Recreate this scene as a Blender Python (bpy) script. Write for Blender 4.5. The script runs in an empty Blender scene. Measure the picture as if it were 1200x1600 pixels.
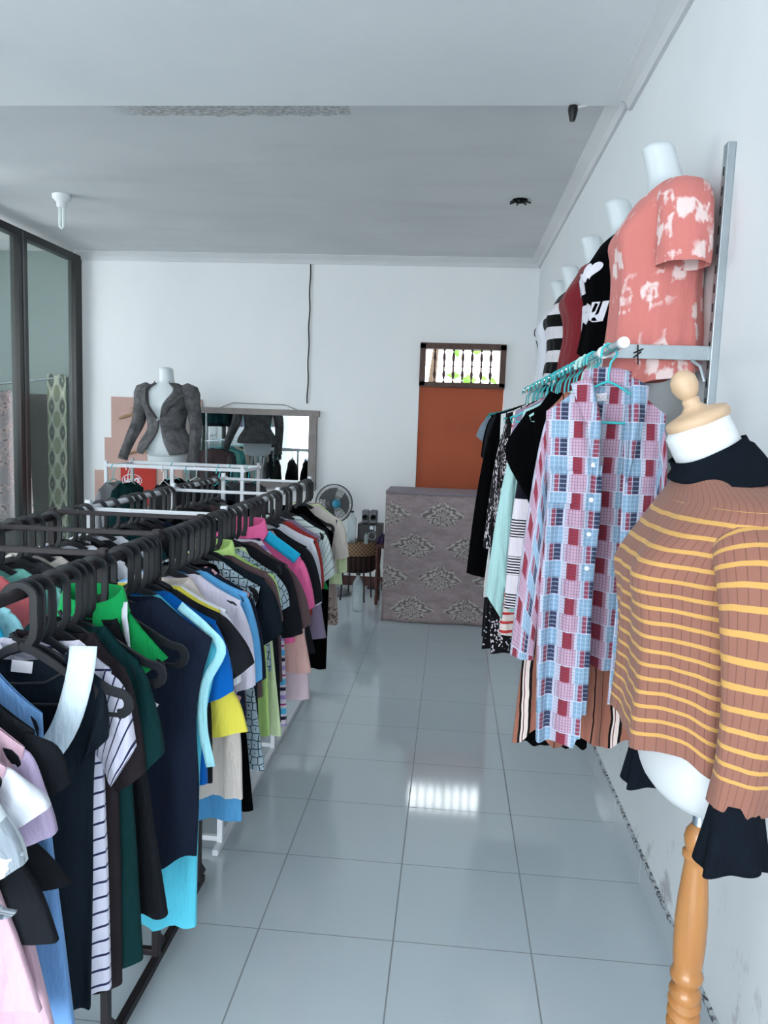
import bpy, math, random
from math import sin, cos, pi, radians, sqrt
from mathutils import Vector, Matrix
random.seed(7)
D = bpy.data
SC = bpy.context.scene
COL = SC.collection

# ------------------------------------------------------------------ camera
YAW, PITCH, ROLL = radians(4.85), radians(-6.5), radians(2.0)
fw = Vector((-sin(YAW)*cos(PITCH), cos(YAW)*cos(PITCH), sin(PITCH)))
rt = Vector((cos(YAW), sin(YAW), 0)); up = rt.cross(fw)
r2 = rt*cos(ROLL) + up*sin(ROLL); u2 = -rt*sin(ROLL) + up*cos(ROLL)
cam_d = D.cameras.new('camera'); cam = D.objects.new('camera', cam_d); COL.objects.link(cam)
cam_d.sensor_fit = 'VERTICAL'; cam_d.sensor_height = 36.0; cam_d.lens = 27.0
cam_d.clip_start = 0.02
m = Matrix((r2, u2, -fw)).transposed().to_4x4(); m.translation = Vector((0, 0, 1.5))
cam.matrix_world = m
SC.camera = cam
# ------------------------------------------------------------------ light and exposure
SC.view_settings.view_transform = 'Standard'; SC.view_settings.look = 'None'
SC.view_settings.gamma = 1; SC.view_settings.use_curve_mapping = False
SC.view_settings.exposure = 0.07
W = D.worlds.new('daylight'); SC.world = W; W.use_nodes = True
bg = W.node_tree.nodes['Background']; bg.inputs[0].default_value = (0.90, 0.96, 1.0, 1); bg.inputs[1].default_value = 9.0


def area(name, loc, rot, sx, sy, power, col):
    l = D.lights.new(name, 'AREA'); l.shape = 'RECTANGLE'; l.size = sx; l.size_y = sy
    l.energy = power; l.color = col
    o = D.objects.new(name, l); o.location = loc; o.rotation_euler = rot; COL.objects.link(o)
    return o


# daylight entering through the open shop front behind the camera
area('shopfront_daylight', (-1.5, -3.3, 1.40), (radians(104), 0, 0), 3.9, 2.5, 70, (0.86, 0.95, 1.0))
# added fill lamp in an invented opening of the unseen left wall
area('added_side_fill', (-3.40, -.7, 1.5), (radians(94), 0, radians(-78)), 3.6, 2.3, 32, (0.92, 0.97, 1.0))
# added fill lamp for the rear, in an invented side-room window
area('added_side_room_fill', (-5.52, 4.0, 1.9), (radians(86), 0, radians(-108)), 3.0, 1.4, 52, (0.9, 0.98, 0.97))


# ------------------------------------------------------------------ colours and materials
def lin(c):
    def f(v):
        v /= 255.0
        return v/12.92 if v <= 0.04045 else ((v+0.055)/1.055)**2.4
    return (f(c[0]), f(c[1]), f(c[2]), 1)


class NT:
    def __init__(s, name, rough=0.8, spec=0.3, metal=0.0):
        s.m = D.materials.new(name); s.m.use_nodes = True
        s.t = s.m.node_tree; s.b = s.t.nodes['Principled BSDF']
        s.b.inputs['Roughness'].default_value = rough
        s.b.inputs['Specular IOR Level'].default_value = spec
        s.b.inputs['Metallic'].default_value = metal

    def n(s, t, **k):
        x = s.t.nodes.new(t)
        for a, b in k.items(): setattr(x, a, b)
        return x

    def l(s, a, b): s.t.links.new(a, b)

    def math(s, op, a, b=None, c=None):
        x = s.n('ShaderNodeMath', operation=op)
        for i, v in enumerate((a, b, c)):
            if v is None: continue
            if isinstance(v, (int, float)): x.inputs[i].default_value = v
            else: s.l(v, x.inputs[i])
        return x.outputs[0]

    def col(s, c):
        x = s.n('ShaderNodeRGB'); x.outputs[0].default_value = lin(c); return x.outputs[0]

    def mix(s, f, a, b):
        x = s.n('ShaderNodeMix', data_type='RGBA')
        if isinstance(f, (int, float)): x.inputs[0].default_value = f
        else: s.l(f, x.inputs[0])
        for i, v in ((6, a), (7, b)):
            if isinstance(v, tuple): x.inputs[i].default_value = lin(v)
            else: s.l(v, x.inputs[i])
        return x.outputs[2]

    def obj(s): return s.n('ShaderNodeTexCoord').outputs['Object']
    def uv(s): return s.n('ShaderNodeTexCoord').outputs['UV']

    def sep(s, v):
        x = s.n('ShaderNodeSeparateXYZ'); s.l(v, x.inputs[0]); return x.outputs

    def comb(s, x, y, z=0.0):
        c = s.n('ShaderNodeCombineXYZ')
        for i, v in enumerate((x, y, z)):
            if isinstance(v, (int, float)): c.inputs[i].default_value = v
            else: s.l(v, c.inputs[i])
        return c.outputs[0]

    def noise(s, v, scale, detail=2.0, rough=0.5):
        x = s.n('ShaderNodeTexNoise'); x.inputs['Scale'].default_value = scale
        x.inputs['Detail'].default_value = detail; x.inputs['Roughness'].default_value = rough
        if v is not None: s.l(v, x.inputs['Vector'])
        return x.outputs['Fac']

    def map(s, v, scale=(1, 1, 1), loc=(0, 0, 0), rot=(0, 0, 0)):
        x = s.n('ShaderNodeMapping'); s.l(v, x.inputs[0])
        x.inputs['Scale'].default_value = scale; x.inputs['Location'].default_value = loc
        x.inputs['Rotation'].default_value = rot
        return x.outputs[0]

    def step(s, v, a, b):   # smooth 0..1 between a and b
        x = s.n('ShaderNodeMapRange'); s.l(v, x.inputs[0])
        x.inputs[1].default_value = a; x.inputs[2].default_value = b
        return x.outputs[0]

    def bump(s, h, strength=0.3, dist=0.01):
        x = s.n('ShaderNodeBump'); x.inputs['Strength'].default_value = strength
        x.inputs['Distance'].default_value = dist
        s.l(h, x.inputs['Height']); s.l(x.outputs[0], s.b.inputs['Normal'])

    def base(s, c):
        if isinstance(c, tuple): s.b.inputs['Base Color'].default_value = lin(c)
        else: s.l(c, s.b.inputs['Base Color'])
        return s


def plain(name, c, rough=0.6, spec=0.4, metal=0.0, vary=0.0, bump=0.0, scale=20):
    k = NT(name, rough, spec, metal)
    if vary:
        f = k.noise(k.obj(), scale, 4)
        d = tuple(max(0, v*(1-vary)) for v in c)
        k.base(k.mix(f, c, d))
    else: k.base(c)
    if bump: k.bump(k.noise(k.obj(), scale*3, 3), bump, 0.005)
    return k.m


def paint(name, c, c2, stain=None):
    k = NT(name, 0.75, 0.25)
    p = k.obj()
    f = k.step(k.noise(k.map(p, (1, 1, 0.5)), 1.3, 5, 0.6), 0.35, 0.75)
    base = k.mix(f, c, c2)
    if stain: base = stain(k, p, base)
    k.base(base); k.bump(k.noise(p, 55, 4), 0.12, 0.004)
    return k.m


FAB = {}


def fabric(key, spec, rough=0.9, sp=0.15, wrinkle=0.45):
    """spec: colour tuple or function(k, uv) -> colour socket; uv is in metres on the cloth."""
    k = NT('fabric_' + key, rough, sp)
    uv = k.uv()
    k.base(spec if isinstance(spec, tuple) else spec(k, uv))
    h1 = k.noise(k.map(uv, (5, 1.6, 1)), 3.0, 4, 0.6)
    h2 = k.noise(uv, 900, 1)
    h = k.math('ADD', h1, k.math('MULTIPLY', h2, 0.03))
    k.bump(h, wrinkle, 0.05)
    if not isinstance(spec, tuple) or sum(spec) > 150:
        k.b.inputs['Sheen Weight'].default_value = 0.1
    FAB[key] = k.m
    return k.m


def stripes(axis, period, bands, base, phase=0.0, wob=0.0):
    """bands: (start, end, colour) as fractions of the period"""
    def f(k, uv):
        s = k.sep(uv); v = s[axis]
        if wob: v = k.math('ADD', v, k.math('MULTIPLY', k.noise(uv, 9, 2), wob))
        t = k.math('FRACT', k.math('MULTIPLY_ADD', v, 1.0/period, phase+50))
        c = k.col(base) if isinstance(base, tuple) else base(k, uv)
        for a, b, cc in bands:
            msk = k.math('MULTIPLY', k.math('GREATER_THAN', t, a), k.math('LESS_THAN', t, b))
            c = k.mix(msk, c, cc)
        return c
    return f


for key, c in dict(
        black=(24, 27, 32), black2=(30, 32, 37), navy=(26, 34, 52), darkbrown=(44, 38, 42), darkgreen=(14, 52, 54),
        blueblack=(20, 30, 40), kelly=(20, 160, 84), cyan=(98, 214, 240), cyanpale=(170, 232, 242), royal=(0, 100, 186),
        white=(226, 228, 238), cream=(226, 214, 206), beige=(212, 204, 196), yellow=(240, 226, 88), lavender=(224, 218, 236),
        lightblue=(118, 188, 232), midblue=(96, 170, 224), brown=(92, 74, 76), lime=(196, 232, 140), limepale=(222, 238, 190),
        peach=(232, 186, 178), palepink=(230, 206, 214), hotpink=(244, 110, 166), turquoise=(32, 172, 212),
        red=(176, 60, 58), darkred=(126, 38, 46), mauve=(150, 134, 160), pink=(208, 172, 188), lilac=(192, 174, 206),
        denimblue=(112, 156, 208), mint=(176, 216, 216), greyblue=(120, 136, 150), grey=(96, 98, 104), darkgrey=(58, 58, 64),
        greylight=(150, 152, 156), teal=(60, 130, 130), coral=(214, 110, 116), bluebright=(30, 160, 220), grape=(84, 66, 112),
        seafoam=(120, 190, 180), sand=(190, 172, 160)).items():
    fabric(key, c)
fabric('velvet', (6, 6, 8), 1.0, 0.05)
fabric('collarwhite', (214, 230, 240), 0.85, 0.2)
fabric('navystripe', stripes(1, 0.030, [(0, 0.16, (40, 44, 84))], (226, 224, 242), 0.0, 0.012))
fabric('multistripe', stripes(1, 0.11, [(0, .12, (40, 36, 60)), (.2, .4, (90, 190, 236)), (.5, .56, (190, 60, 130)), (.7, .85, (176, 150, 214))], (232, 222, 236)))
fabric('greenline', stripes(1, 0.03, [(0, .12, (100, 130, 130))], (226, 238, 236)))
fabric('skirtstripe', stripes(0, 0.135, [(0, .05, (16, 12, 14)), (.05, .20, (232, 216, 210)), (.09, .11, (90, 40, 40)), (.2, .26, (16, 12, 14)), (.55, .575, (16, 12, 14)), (.78, .80, (24, 14, 14))], (158, 104, 88), 0.1, 0.02))
fabric('bwstripe', stripes(1, 0.115, [(0, .5, (10, 10, 12))], (222, 220, 226), 0.1))
fabric('whitestripe', stripes(0, 0.03, [(0, .15, (20, 20, 24))], (220, 224, 224)))
fabric('redline', stripes(1, 0.035, [(0, .3, (200, 60, 60))], (232, 220, 216)))


def geo(k, uv):
    s = k.sep(uv)
    col = k.math('FLOOR', k.math('MULTIPLY', s[0], 9.0))
    r = k.n('ShaderNodeTexWhiteNoise', noise_dimensions='2D')
    k.l(k.comb(k.math('MULTIPLY', col, 0), k.math('FLOOR', k.math('MULTIPLY', s[1], 16.0))), r.inputs['Vector'])
    fine = k.math('LESS_THAN', k.math('FRACT', k.math('MULTIPLY', s[1], 110.0)), 0.5)
    big = k.math('GREATER_THAN', r.outputs['Value'], 0.5)
    pick = k.math('GREATER_THAN', k.math('FRACT', k.math('MULTIPLY', r.outputs['Value'], 7.3)), 0.55)
    m_ = k.math('ADD', k.math('MULTIPLY', fine, pick), k.math('MULTIPLY', big, k.math('SUBTRACT', 1.0, pick)))
    return k.mix(m_, (230, 222, 232), (14, 14, 26))


fabric('geometric', geo)


def snake(k, uv):
    v = k.n('ShaderNodeTexVoronoi'); k.l(k.map(uv, (1, .7, 1)), v.inputs[0]); v.inputs['Scale'].default_value = 130
    z = k.noise(k.map(uv, (2, 1, 1)), 7, 1)
    t = k.math('GREATER_THAN', v.outputs['Distance'], k.step(z, 0.3, 0.75))
    t2 = k.math('GREATER_THAN', v.outputs['Distance'], 0.42)
    return k.mix(k.math('MAXIMUM', t, t2), (222, 214, 222), (14, 14, 18))


fabric('snake', snake)


def dots(k, uv):
    v = k.n('ShaderNodeTexVoronoi'); k.l(uv, v.inputs[0]); v.inputs['Scale'].default_value = 60
    return k.mix(k.math('LESS_THAN', v.outputs['Distance'], 0.22), (14, 14, 18), (200, 198, 206))


fabric('dots', dots)


def hexa(k, uv):
    v = k.n('ShaderNodeTexVoronoi', feature='DISTANCE_TO_EDGE'); k.l(uv, v.inputs[0])
    v.inputs['Scale'].default_value = 42; v.inputs['Randomness'].default_value = 0.35
    w = k.n('ShaderNodeTexVoronoi'); k.l(uv, w.inputs[0]); w.inputs['Scale'].default_value = 42; w.inputs['Randomness'].default_value = 0.35
    e = k.math('LESS_THAN', v.outputs['Distance'], 0.06)
    d = k.math('LESS_THAN', w.outputs['Distance'], 0.13)
    c = k.mix(k.noise(uv, 30, 2), (150, 172, 184), (190, 208, 218))
    return k.mix(k.math('MAXIMUM', e, d), c, (30, 38, 50))


fabric('hexagon', hexa)


def floral(bgc, c1, c2, sc=22, th=0.42):
    def f(k, uv):
        n = k.n('ShaderNodeTexNoise'); k.l(uv, n.inputs['Vector']); n.inputs['Scale'].default_value = 40
        mv = k.n('ShaderNodeVectorMath', operation='MULTIPLY_ADD')
        k.l(n.outputs['Color'], mv.inputs[0]); mv.inputs[1].default_value = (.02, .02, .02); k.l(uv, mv.inputs[2])
        v = k.n('ShaderNodeTexVoronoi'); k.l(mv.outputs[0], v.inputs[0]); v.inputs['Scale'].default_value = sc
        a = k.math('LESS_THAN', v.outputs['Distance'], th); b = k.math('LESS_THAN', v.outputs['Distance'], th*0.5)
        keep = k.math('GREATER_THAN', k.noise(uv, 6, 2), 0.5)
        c = k.mix(k.math('MULTIPLY', a, keep), bgc, c1)
        return k.mix(k.math('MULTIPLY', b, keep), c, c2)
    return f


fabric('navyfloral', floral((28, 36, 54), (214, 160, 168), (200, 200, 206), 26, .36))
fabric('beigefloral', floral((186, 168, 160), (120, 96, 92), (216, 204, 196), 40, .5))
fabric('dressfloral', floral((150, 142, 146), (186, 160, 160), (110, 106, 112), 28, .6))
fabric('knotgrey', floral((214, 224, 230), (150, 160, 170), (90, 98, 110), 12, .4))


def tiedye(k, uv):
    p = k.sep(uv)
    # streaked blotches radiating from several tied centres
    v = k.n('ShaderNodeTexVoronoi', distance='CHEBYCHEV'); k.l(k.map(uv, (1.0, .72, 1)), v.inputs[0]); v.inputs['Scale'].default_value = 21
    n = k.noise(k.map(uv, (1, .5, 1)), 40, 3, 0.6)
    d = k.math('ADD', v.outputs['Distance'], k.math('MULTIPLY', k.math('SUBTRACT', n, 0.5), 0.8))
    a = k.step(d, 0.34, 0.24)
    keep = k.step(k.noise(uv, 9, 1), 0.36, 0.44)
    f = k.math('MULTIPLY', a, keep)
    return k.mix(f, (206, 124, 118), (232, 208, 206))


fabric('tiedye', tiedye, wrinkle=0.3)


def plaid(k, uv):
    s = k.sep(uv)
    P = 0.093   # one repeat of the patchwork madras
    row = k.math('FLOOR', k.math('MULTIPLY_ADD', s[1], 2/P, 50.0))
    u = k.math('MULTIPLY_ADD', s[0], 1/P, 50.0); v = k.math('MULTIPLY_ADD', s[1], 1/P, 50.0)
    fu = k.math('FRACT', u); fv = k.math('FRACT', v)

    def band(f, a, b): return k.math('MULTIPLY', k.math('GREATER_THAN', f, a), k.math('LESS_THAN', f, b))

    def lines(f, n, duty, off=0.0): return k.math('LESS_THAN', k.math('FRACT', k.math('MULTIPLY_ADD', f, n, off)), duty)

    def cell(c, a, b, cc, amt=1.0):
        return k.mix(k.math('MULTIPLY', k.math('MULTIPLY', a, b), amt), c, cc)
    A_ = band(fv, .47, .97); B_ = band(fv, .0, .50)
    c = k.col((196, 194, 212))
    c = cell(c, A_, band(fu, .50, .96), (128, 160, 188))
    c = cell(c, A_, band(fu, .10, .34), (138, 48, 62))
    c = cell(c, A_, band(fu, .34, .42), (168, 106, 128), .8)
    c = cell(c, B_, band(fu, .04, .46), (196, 156, 178), .9)
    c = cell(c, B_, band(fu, .74, .94), (50, 58, 84))
    c = cell(c, B_, band(fu, .60, .72), (146, 66, 84))
    c = cell(c, B_, band(fu, .52, .60), (150, 166, 190), .8)
    low = k.math('LESS_THAN', fv, .5); hi_ = k.math('GREATER_THAN', fv, .5)
    c = cell(c, low, lines(u, 13.0, .24), (84, 84, 116), .55)
    c = cell(c, k.math('LESS_THAN', fu, .5), lines(v, 11.0, .2), (96, 88, 116), .45)
    c = cell(c, hi_, k.math('MULTIPLY', lines(u, 8.0, .2, .3), k.math('GREATER_THAN', fu, .46)), (176, 196, 214), .7)
    c = cell(c, k.math('GREATER_THAN', fu, .5), lines(v, 8.0, .2, .3), (184, 198, 216), .45)
    return c


fabric('plaid', plaid, wrinkle=0.4)


def knit(k, uv):
    s = k.sep(uv)
    rib = k.math('FRACT', k.math('MULTIPLY_ADD', s[0], 1/0.0125, 50))
    rl = k.math('LESS_THAN', rib, 0.10)
    c = k.mix(k.math('MULTIPLY', rl, .55), (140, 97, 84), (92, 60, 54))
    w = k.math('MULTIPLY', k.noise(uv, 14, 2), 0.006)
    t = k.math('FRACT', k.math('MULTIPLY_ADD', k.math('ADD', s[1], w), 1/0.0248, 50))
    st = k.math('LESS_THAN', t, 0.27)
    # stripes start below the yoke and stop above the hem
    ok = k.math('MULTIPLY', k.math('LESS_THAN', s[1], 0.022), k.math('GREATER_THAN', s[1], -0.385))
    return k.mix(k.math('MULTIPLY', st, ok), c, (196, 152, 88))


fabric('knit', knit, wrinkle=0.18)
fabric('knitblack', (16, 22, 30), 1.0, 0.08)
k_ = NT('fabric_denim', 0.95, 0.1)
_n = k_.step(k_.noise(k_.uv(), 14, 5, 0.7), 0.3, 0.7)
_n2 = k_.step(k_.noise(k_.map(k_.uv(), (1, 6, 1)), 60, 2), 0.3, 0.7)
k_.base(k_.mix(k_.math('MULTIPLY', _n, k_.math('MULTIPLY_ADD', _n2, .5, .5)), (56, 56, 60), (128, 128, 130)))
k_.bump(_n, 0.3, 0.01)
FAB['denim'] = k_.m

M = {}
M['hanger'] = plain('black_hanger_plastic', (22, 25, 31), 0.42, 0.4)
M['teal'] = plain('turquoise_hanger_plastic', (60, 190, 196), 0.35, 0.5)
M['mintplastic'] = plain('mint_hanger_plastic', (176, 222, 218), 0.4, 0.5)
M['iron'] = plain('dark_painted_iron', (46, 40, 44), 0.5, 0.4, 0.2, 0.4, 0.2)
M['whitemetal'] = plain('white_painted_metal', (226, 230, 236), 0.35, 0.5, 0, 0.05)
M['rustwhite'] = plain('worn_white_metal', (206, 204, 204), 0.5, 0.4, 0, 0.25)
M['chrome'] = plain('chrome', (190, 198, 204), 0.16, 0.5, 1.0)
M['galv'] = plain('galvanised_steel', (176, 186, 192), 0.4, 0.5, 0.7, 0.15)
M['formwhite'] = plain('white_mannequin_cloth', (214, 217, 220), 0.65, 0.3)
M['formplastic'] = plain('white_mannequin_plastic', (208, 216, 220), 0.35, 0.45)
M['whiteplastic'] = plain('white_plastic', (232, 234, 236), 0.4, 0.4)
M['blackplastic'] = plain('black_plastic', (20, 20, 24), 0.4, 0.4)
M['tag'] = plain('tag_cloth', (224, 220, 226), 0.9, 0.1)
M['print'] = plain('white_print_ink', (226, 224, 234), 0.8, 0.2)
M['blackprint'] = plain('black_print_ink', (22, 22, 24), 0.8, 0.2)
M['greyprint'] = plain('grey_print_ink', (130, 136, 146), 0.8, 0.2)
M['aluframe'] = plain('black_aluminium_frame', (16, 13, 15), 0.35, 0.45)
M['alulip'] = plain('grey_aluminium_lip', (92, 92, 96), 0.4, 0.5, 0.4)
M['wire'] = plain('black_cable', (14, 14, 16), 0.5, 0.4)
M['wirewhite'] = plain('white_cable', (214, 214, 216), 0.5, 0.4)
M['hole'] = plain('near_black_hole', (14, 14, 15), 0.9, 0.1)  # even near-black for the broken socket rim and the upright's slots
M['tube'] = plain('frosted_lamp_tube', (224, 232, 230), 0.3, 0.5)
M['blueplastic'] = plain('blue_plastic', (60, 150, 180), 0.35, 0.5)
M['greyplastic'] = plain('grey_plastic', (110, 112, 118), 0.5, 0.4)
M['mirrorwood'] = plain('pale_weathered_wood', (158, 150, 148), 0.75, 0.2, 0, 0.25, 0.2, 14)
M['redwood'] = plain('red_brown_wood', (92, 58, 54), 0.55, 0.3, 0, 0.3)
M['leaf'] = plain('green_leaf', (120, 190, 70), 0.6, 0.3, 0, 0.3)
M['bark'] = plain('tree_bark', (96, 80, 66), 0.9, 0.1, 0, 0.3)
M['purple'] = plain('purple_cloth', (66, 52, 84), 0.95, 0.1, 0, 0.2)
M['hookwood'] = plain('hanger_wood', (158, 128, 98), 0.6, 0.3)

k = NT('mirror_glass', 0.02, 0.5, 1.0); k.base((206, 214, 216)); M['mirror'] = k.m
k = NT('dusty_pane', 0.05, 0.5)
k.base((190, 214, 208)); k.b.inputs['Alpha'].default_value = 0.10
k.m.blend_method = 'BLEND' if hasattr(k.m, 'blend_method') else 'BLEND'; M['glass'] = k.m
k = NT('clear_bottle', 0.08, 0.6)
k.base((196, 214, 220)); k.b.inputs['Alpha'].default_value = 0.38; M['bottle'] = k.m

k = NT('turned_varnished_wood', 0.22, 0.5)
p = k.obj(); k.base(k.mix(k.noise(k.map(p, (12, 12, 1.2)), 4, 5), (150, 98, 52), (188, 132, 78))); M['varnish'] = k.m
k = NT('pale_turned_wood', 0.4, 0.4)
p = k.obj(); k.base(k.mix(k.noise(k.map(p, (4, 30, 30)), 2, 4), (206, 178, 150), (188, 156, 124))); M['palewood'] = k.m
k = NT('dark_window_wood', 0.6, 0.3)
p = k.obj(); k.base(k.mix(k.noise(k.map(p, (6, 6, 2)), 6, 5), (64, 46, 42), (104, 80, 72))); M['windowwood'] = k.m
k = NT('orange_panel_paint', 0.65, 0.25)
p = k.obj(); k.base(k.mix(k.step(k.noise(p, 2.2, 4), .35, .7), (176, 88, 58), (162, 80, 54))); k.bump(k.noise(p, 9, 3), .15, .01); M['orange'] = k.m
k = NT('cardboard', 0.9, 0.1)
p = k.obj(); k.base(k.mix(k.noise(k.map(p, (3, 3, 1)), 5, 4), (198, 166, 158), (184, 152, 144))); M['card'] = k.m
M['redcard'] = plain('red_printed_card', (190, 62, 54), 0.7, 0.2, 0, 0.12)

# tiled floor: 40 cm glazed tiles
k = NT('grey_glazed_tiles', 0.09, 0.8)
p = k.sep(k.obj())
fx = k.math('ABSOLUTE', k.math('SUBTRACT', k.math('FRACT', k.math('MULTIPLY_ADD', p[0], 2.5, 0.2675+50.5)), 0.5))
fy = k.math('ABSOLUTE', k.math('SUBTRACT', k.math('FRACT', k.math('MULTIPLY_ADD', p[1], 2.5, -5.225+50.5)), 0.5))
gx = k.math('LESS_THAN', fx, 0.0055); gy = k.math('LESS_THAN', fy, 0.0045)
tn = k.n('ShaderNodeTexWhiteNoise', noise_dimensions='2D')
k.l(k.comb(k.math('ROUND', k.math('MULTIPLY_ADD', p[0], 2.5, 0.77)), k.math('ROUND', k.math('MULTIPLY_ADD', p[1], 2.5, 0.27))), tn.inputs['Vector'])
c = k.mix(k.noise(k.obj(), 3, 4), (192, 204, 211), (200, 211, 217))
c = k.mix(k.math('MULTIPLY', tn.outputs['Value'], .2), c, (184, 197, 204))
g = k.math('MAXIMUM', gx, gy)
c = k.mix(g, c, (132, 138, 142))
k.base(c)
k.l(k.math('MULTIPLY_ADD', g, .5, .085), k.b.inputs['Roughness'])
k.bump(k.math('SUBTRACT', k.math('MULTIPLY', k.noise(k.obj(), 1.8, 2), .12), g), .2, .003)
M['floor'] = k.m
k = NT('skirting_tile', 0.2, 0.5)
p = k.sep(k.obj())
g = k.math('LESS_THAN', k.math('ABSOLUTE', k.math('SUBTRACT', k.math('FRACT', k.math('MULTIPLY_ADD', p[1], 2.5, -5.225+50.5)), 0.5)), 0.006)
dirt = k.math('MULTIPLY', k.step(k.noise(k.obj(), 60, 4), .48, .6), k.math('GREATER_THAN', p[2], 0.088))
k.base(k.mix(dirt, k.mix(g, (184, 192, 198), (216, 222, 226)), (66, 64, 66))); M['skirting'] = k.m


def wallstain(k, p, base):
    s = k.sep(p)
    low = k.step(s[2], 0.45, 0.1)
    n = k.step(k.noise(k.map(p, (1, 1, .6)), 7, 5, .7), .58, .66)
    base = k.mix(k.math('MULTIPLY', k.math('MULTIPLY', n, low), .6), base, (120, 116, 116))
    sp = k.step(k.noise(p, 5, 6, .7), .70, .74)
    return k.mix(k.math('MULTIPLY', sp, .3), base, (150, 152, 156))


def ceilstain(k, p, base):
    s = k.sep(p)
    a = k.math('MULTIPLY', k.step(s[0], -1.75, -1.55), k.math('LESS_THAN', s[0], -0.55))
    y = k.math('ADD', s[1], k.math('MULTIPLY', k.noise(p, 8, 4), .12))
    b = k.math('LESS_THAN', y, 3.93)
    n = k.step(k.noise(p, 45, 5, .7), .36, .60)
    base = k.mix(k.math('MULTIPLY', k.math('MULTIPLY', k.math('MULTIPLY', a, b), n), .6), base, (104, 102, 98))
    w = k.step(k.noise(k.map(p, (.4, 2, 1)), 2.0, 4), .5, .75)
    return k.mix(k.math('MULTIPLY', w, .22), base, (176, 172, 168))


M['wall'] = paint('white_wall_paint', (228, 231, 233), (220, 225, 228), wallstain)
M['backwall'] = paint('white_back_wall_paint', (234, 236, 237), (228, 231, 233), wallstain)
M['sidewall'] = paint('dimmed_grey_green_paint', (136, 148, 146), (126, 139, 137))  # grey-green, with the side room's dimness put into the colour
M['ceilfront'] = paint('white_ceiling_paint', (238, 240, 242), (230, 234, 237))
M['ceilback'] = paint('shade_greyed_ceiling_paint', (214, 216, 217), (204, 207, 209), ceilstain)  # concrete grey plus shade behind the ceiling step, put into the colour
M['cornice'] = paint('plaster_cornice', (214, 216, 218), (198, 200, 202))
M['concrete'] = plain('yard_concrete', (150, 148, 142), 0.9, 0.2, 0, 0.15)


def damask(k, p, c_bg, c_bg2, sx, sy, line, shade, ms=1.0):
    nz = k.n('ShaderNodeTexNoise'); nz.inputs['Scale'].default_value = 26; nz.inputs['Detail'].default_value = 1; k.l(p, nz.inputs['Vector'])
    wv = k.n('ShaderNodeVectorMath', operation='MULTIPLY_ADD'); k.l(nz.outputs['Color'], wv.inputs[0]); wv.inputs[1].default_value = (.030*ms, 0, .030*ms); k.l(p, wv.inputs[2])
    s = k.sep(wv.outputs[0])
    u = k.math('MULTIPLY_ADD', s[0], 1/sx, 50.0); v = k.math('MULTIPLY_ADD', s[2], 1/sy, 50.0)
    row = k.math('FLOOR', v)
    off = k.math('MULTIPLY', k.math('FRACT', k.math('MULTIPLY', row, .5)), 1.0)
    u = k.math('ADD', u, off)
    a = k.math('MULTIPLY', k.math('SUBTRACT', k.math('FRACT', u), .5), sx)
    b = k.math('MULTIPLY', k.math('SUBTRACT', k.math('FRACT', v), .5), sy)
    aa = k.math('ABSOLUTE', a)
    r = k.math('SQRT', k.math('ADD', k.math('POWER', k.math('MULTIPLY', a, .78), 2.0), k.math('POWER', b, 2.0)))
    th = k.math('ARCTAN2', b, aa)
    pet = k.math('MULTIPLY_ADD', k.math('COSINE', k.math('MULTIPLY', th, 10.0)), .010*ms, .078*ms)
    pet = k.math('ADD', pet, k.math('MULTIPLY', k.math('POWER', k.math('COSINE', th), 14.0), .030*ms))
    q = k.math('DIVIDE', r, pet)
    inside = k.math('LESS_THAN', q, 1.0)
    rings = k.math('SINE', k.math('ADD', k.math('MULTIPLY', q, 15.0), k.math('MULTIPLY', k.math('SINE', k.math('MULTIPLY', th, 12.0)), 2.2)))
    lite = k.math('MULTIPLY', inside, k.math('GREATER_THAN', rings, .35))
    dark = k.math('MULTIPLY', inside, k.math('LESS_THAN', rings, -.5))
    n = k.step(k.noise(k.map(p, (1, 1, 2.0)), 11, 5, .7), .3, .7)
    c = k.mix(n, c_bg, c_bg2)
    c = k.mix(k.math('MULTIPLY', lite, .6), c, line)
    return k.mix(k.math('MULTIPLY', dark, .65), c, shade)


k = NT('damask_counter_cloth', 0.85, 0.2)
k.base(damask(k, k.map(k.obj(), (1, 1, 1), (-.06, 0, 0)), (164, 148, 150), (134, 122, 124), .415, .243, (190, 190, 178), (84, 78, 80), 1.12))
k.bump(k.noise(k.map(k.obj(), (1, 1, 1)), 5, 4, .6), .5, .03); M['damask'] = k.m
k = NT('ogee_curtain_cloth', 0.9, 0.1)
p = k.sep(k.obj())
def medal(ox, oz, ra, rb):
    a = k.math('MULTIPLY', k.math('SUBTRACT', k.math('FRACT', k.math('MULTIPLY_ADD', p[0], 1/.105, 50+ox)), .5), .105/ra)
    b = k.math('MULTIPLY', k.math('SUBTRACT', k.math('FRACT', k.math('MULTIPLY_ADD', p[2], 1/.24, 50+oz)), .5), .24/rb)
    return k.math('ADD', k.math('ABSOLUTE', k.math('MULTIPLY', a, k.math('ABSOLUTE', a))), k.math('POWER', k.math('ABSOLUTE', b), 1.5))
d1 = medal(0, 0, .030, .075); d2 = medal(.5, .5, .032, .085)
c = k.mix(k.math('LESS_THAN', d1, 1.5), (188, 190, 172), (150, 154, 138))
c = k.mix(k.math('LESS_THAN', d1, .85), c, (76, 80, 74))
c = k.mix(k.math('LESS_THAN', d1, .12), c, (140, 142, 128))
c = k.mix(k.math('LESS_THAN', d2, .9), c, (136, 142, 116))
k.base(c); M['ogee'] = k.m
k = NT('woven_rattan', 0.7, 0.3)
p = k.obj(); s = k.sep(p)
w1 = k.math('SINE', k.math('MULTIPLY', s[0], 190.0)); w2 = k.math('SINE', k.math('MULTIPLY', s[2], 190.0))
ch = k.math('GREATER_THAN', k.math('MULTIPLY', w1, w2), 0.0)
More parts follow.
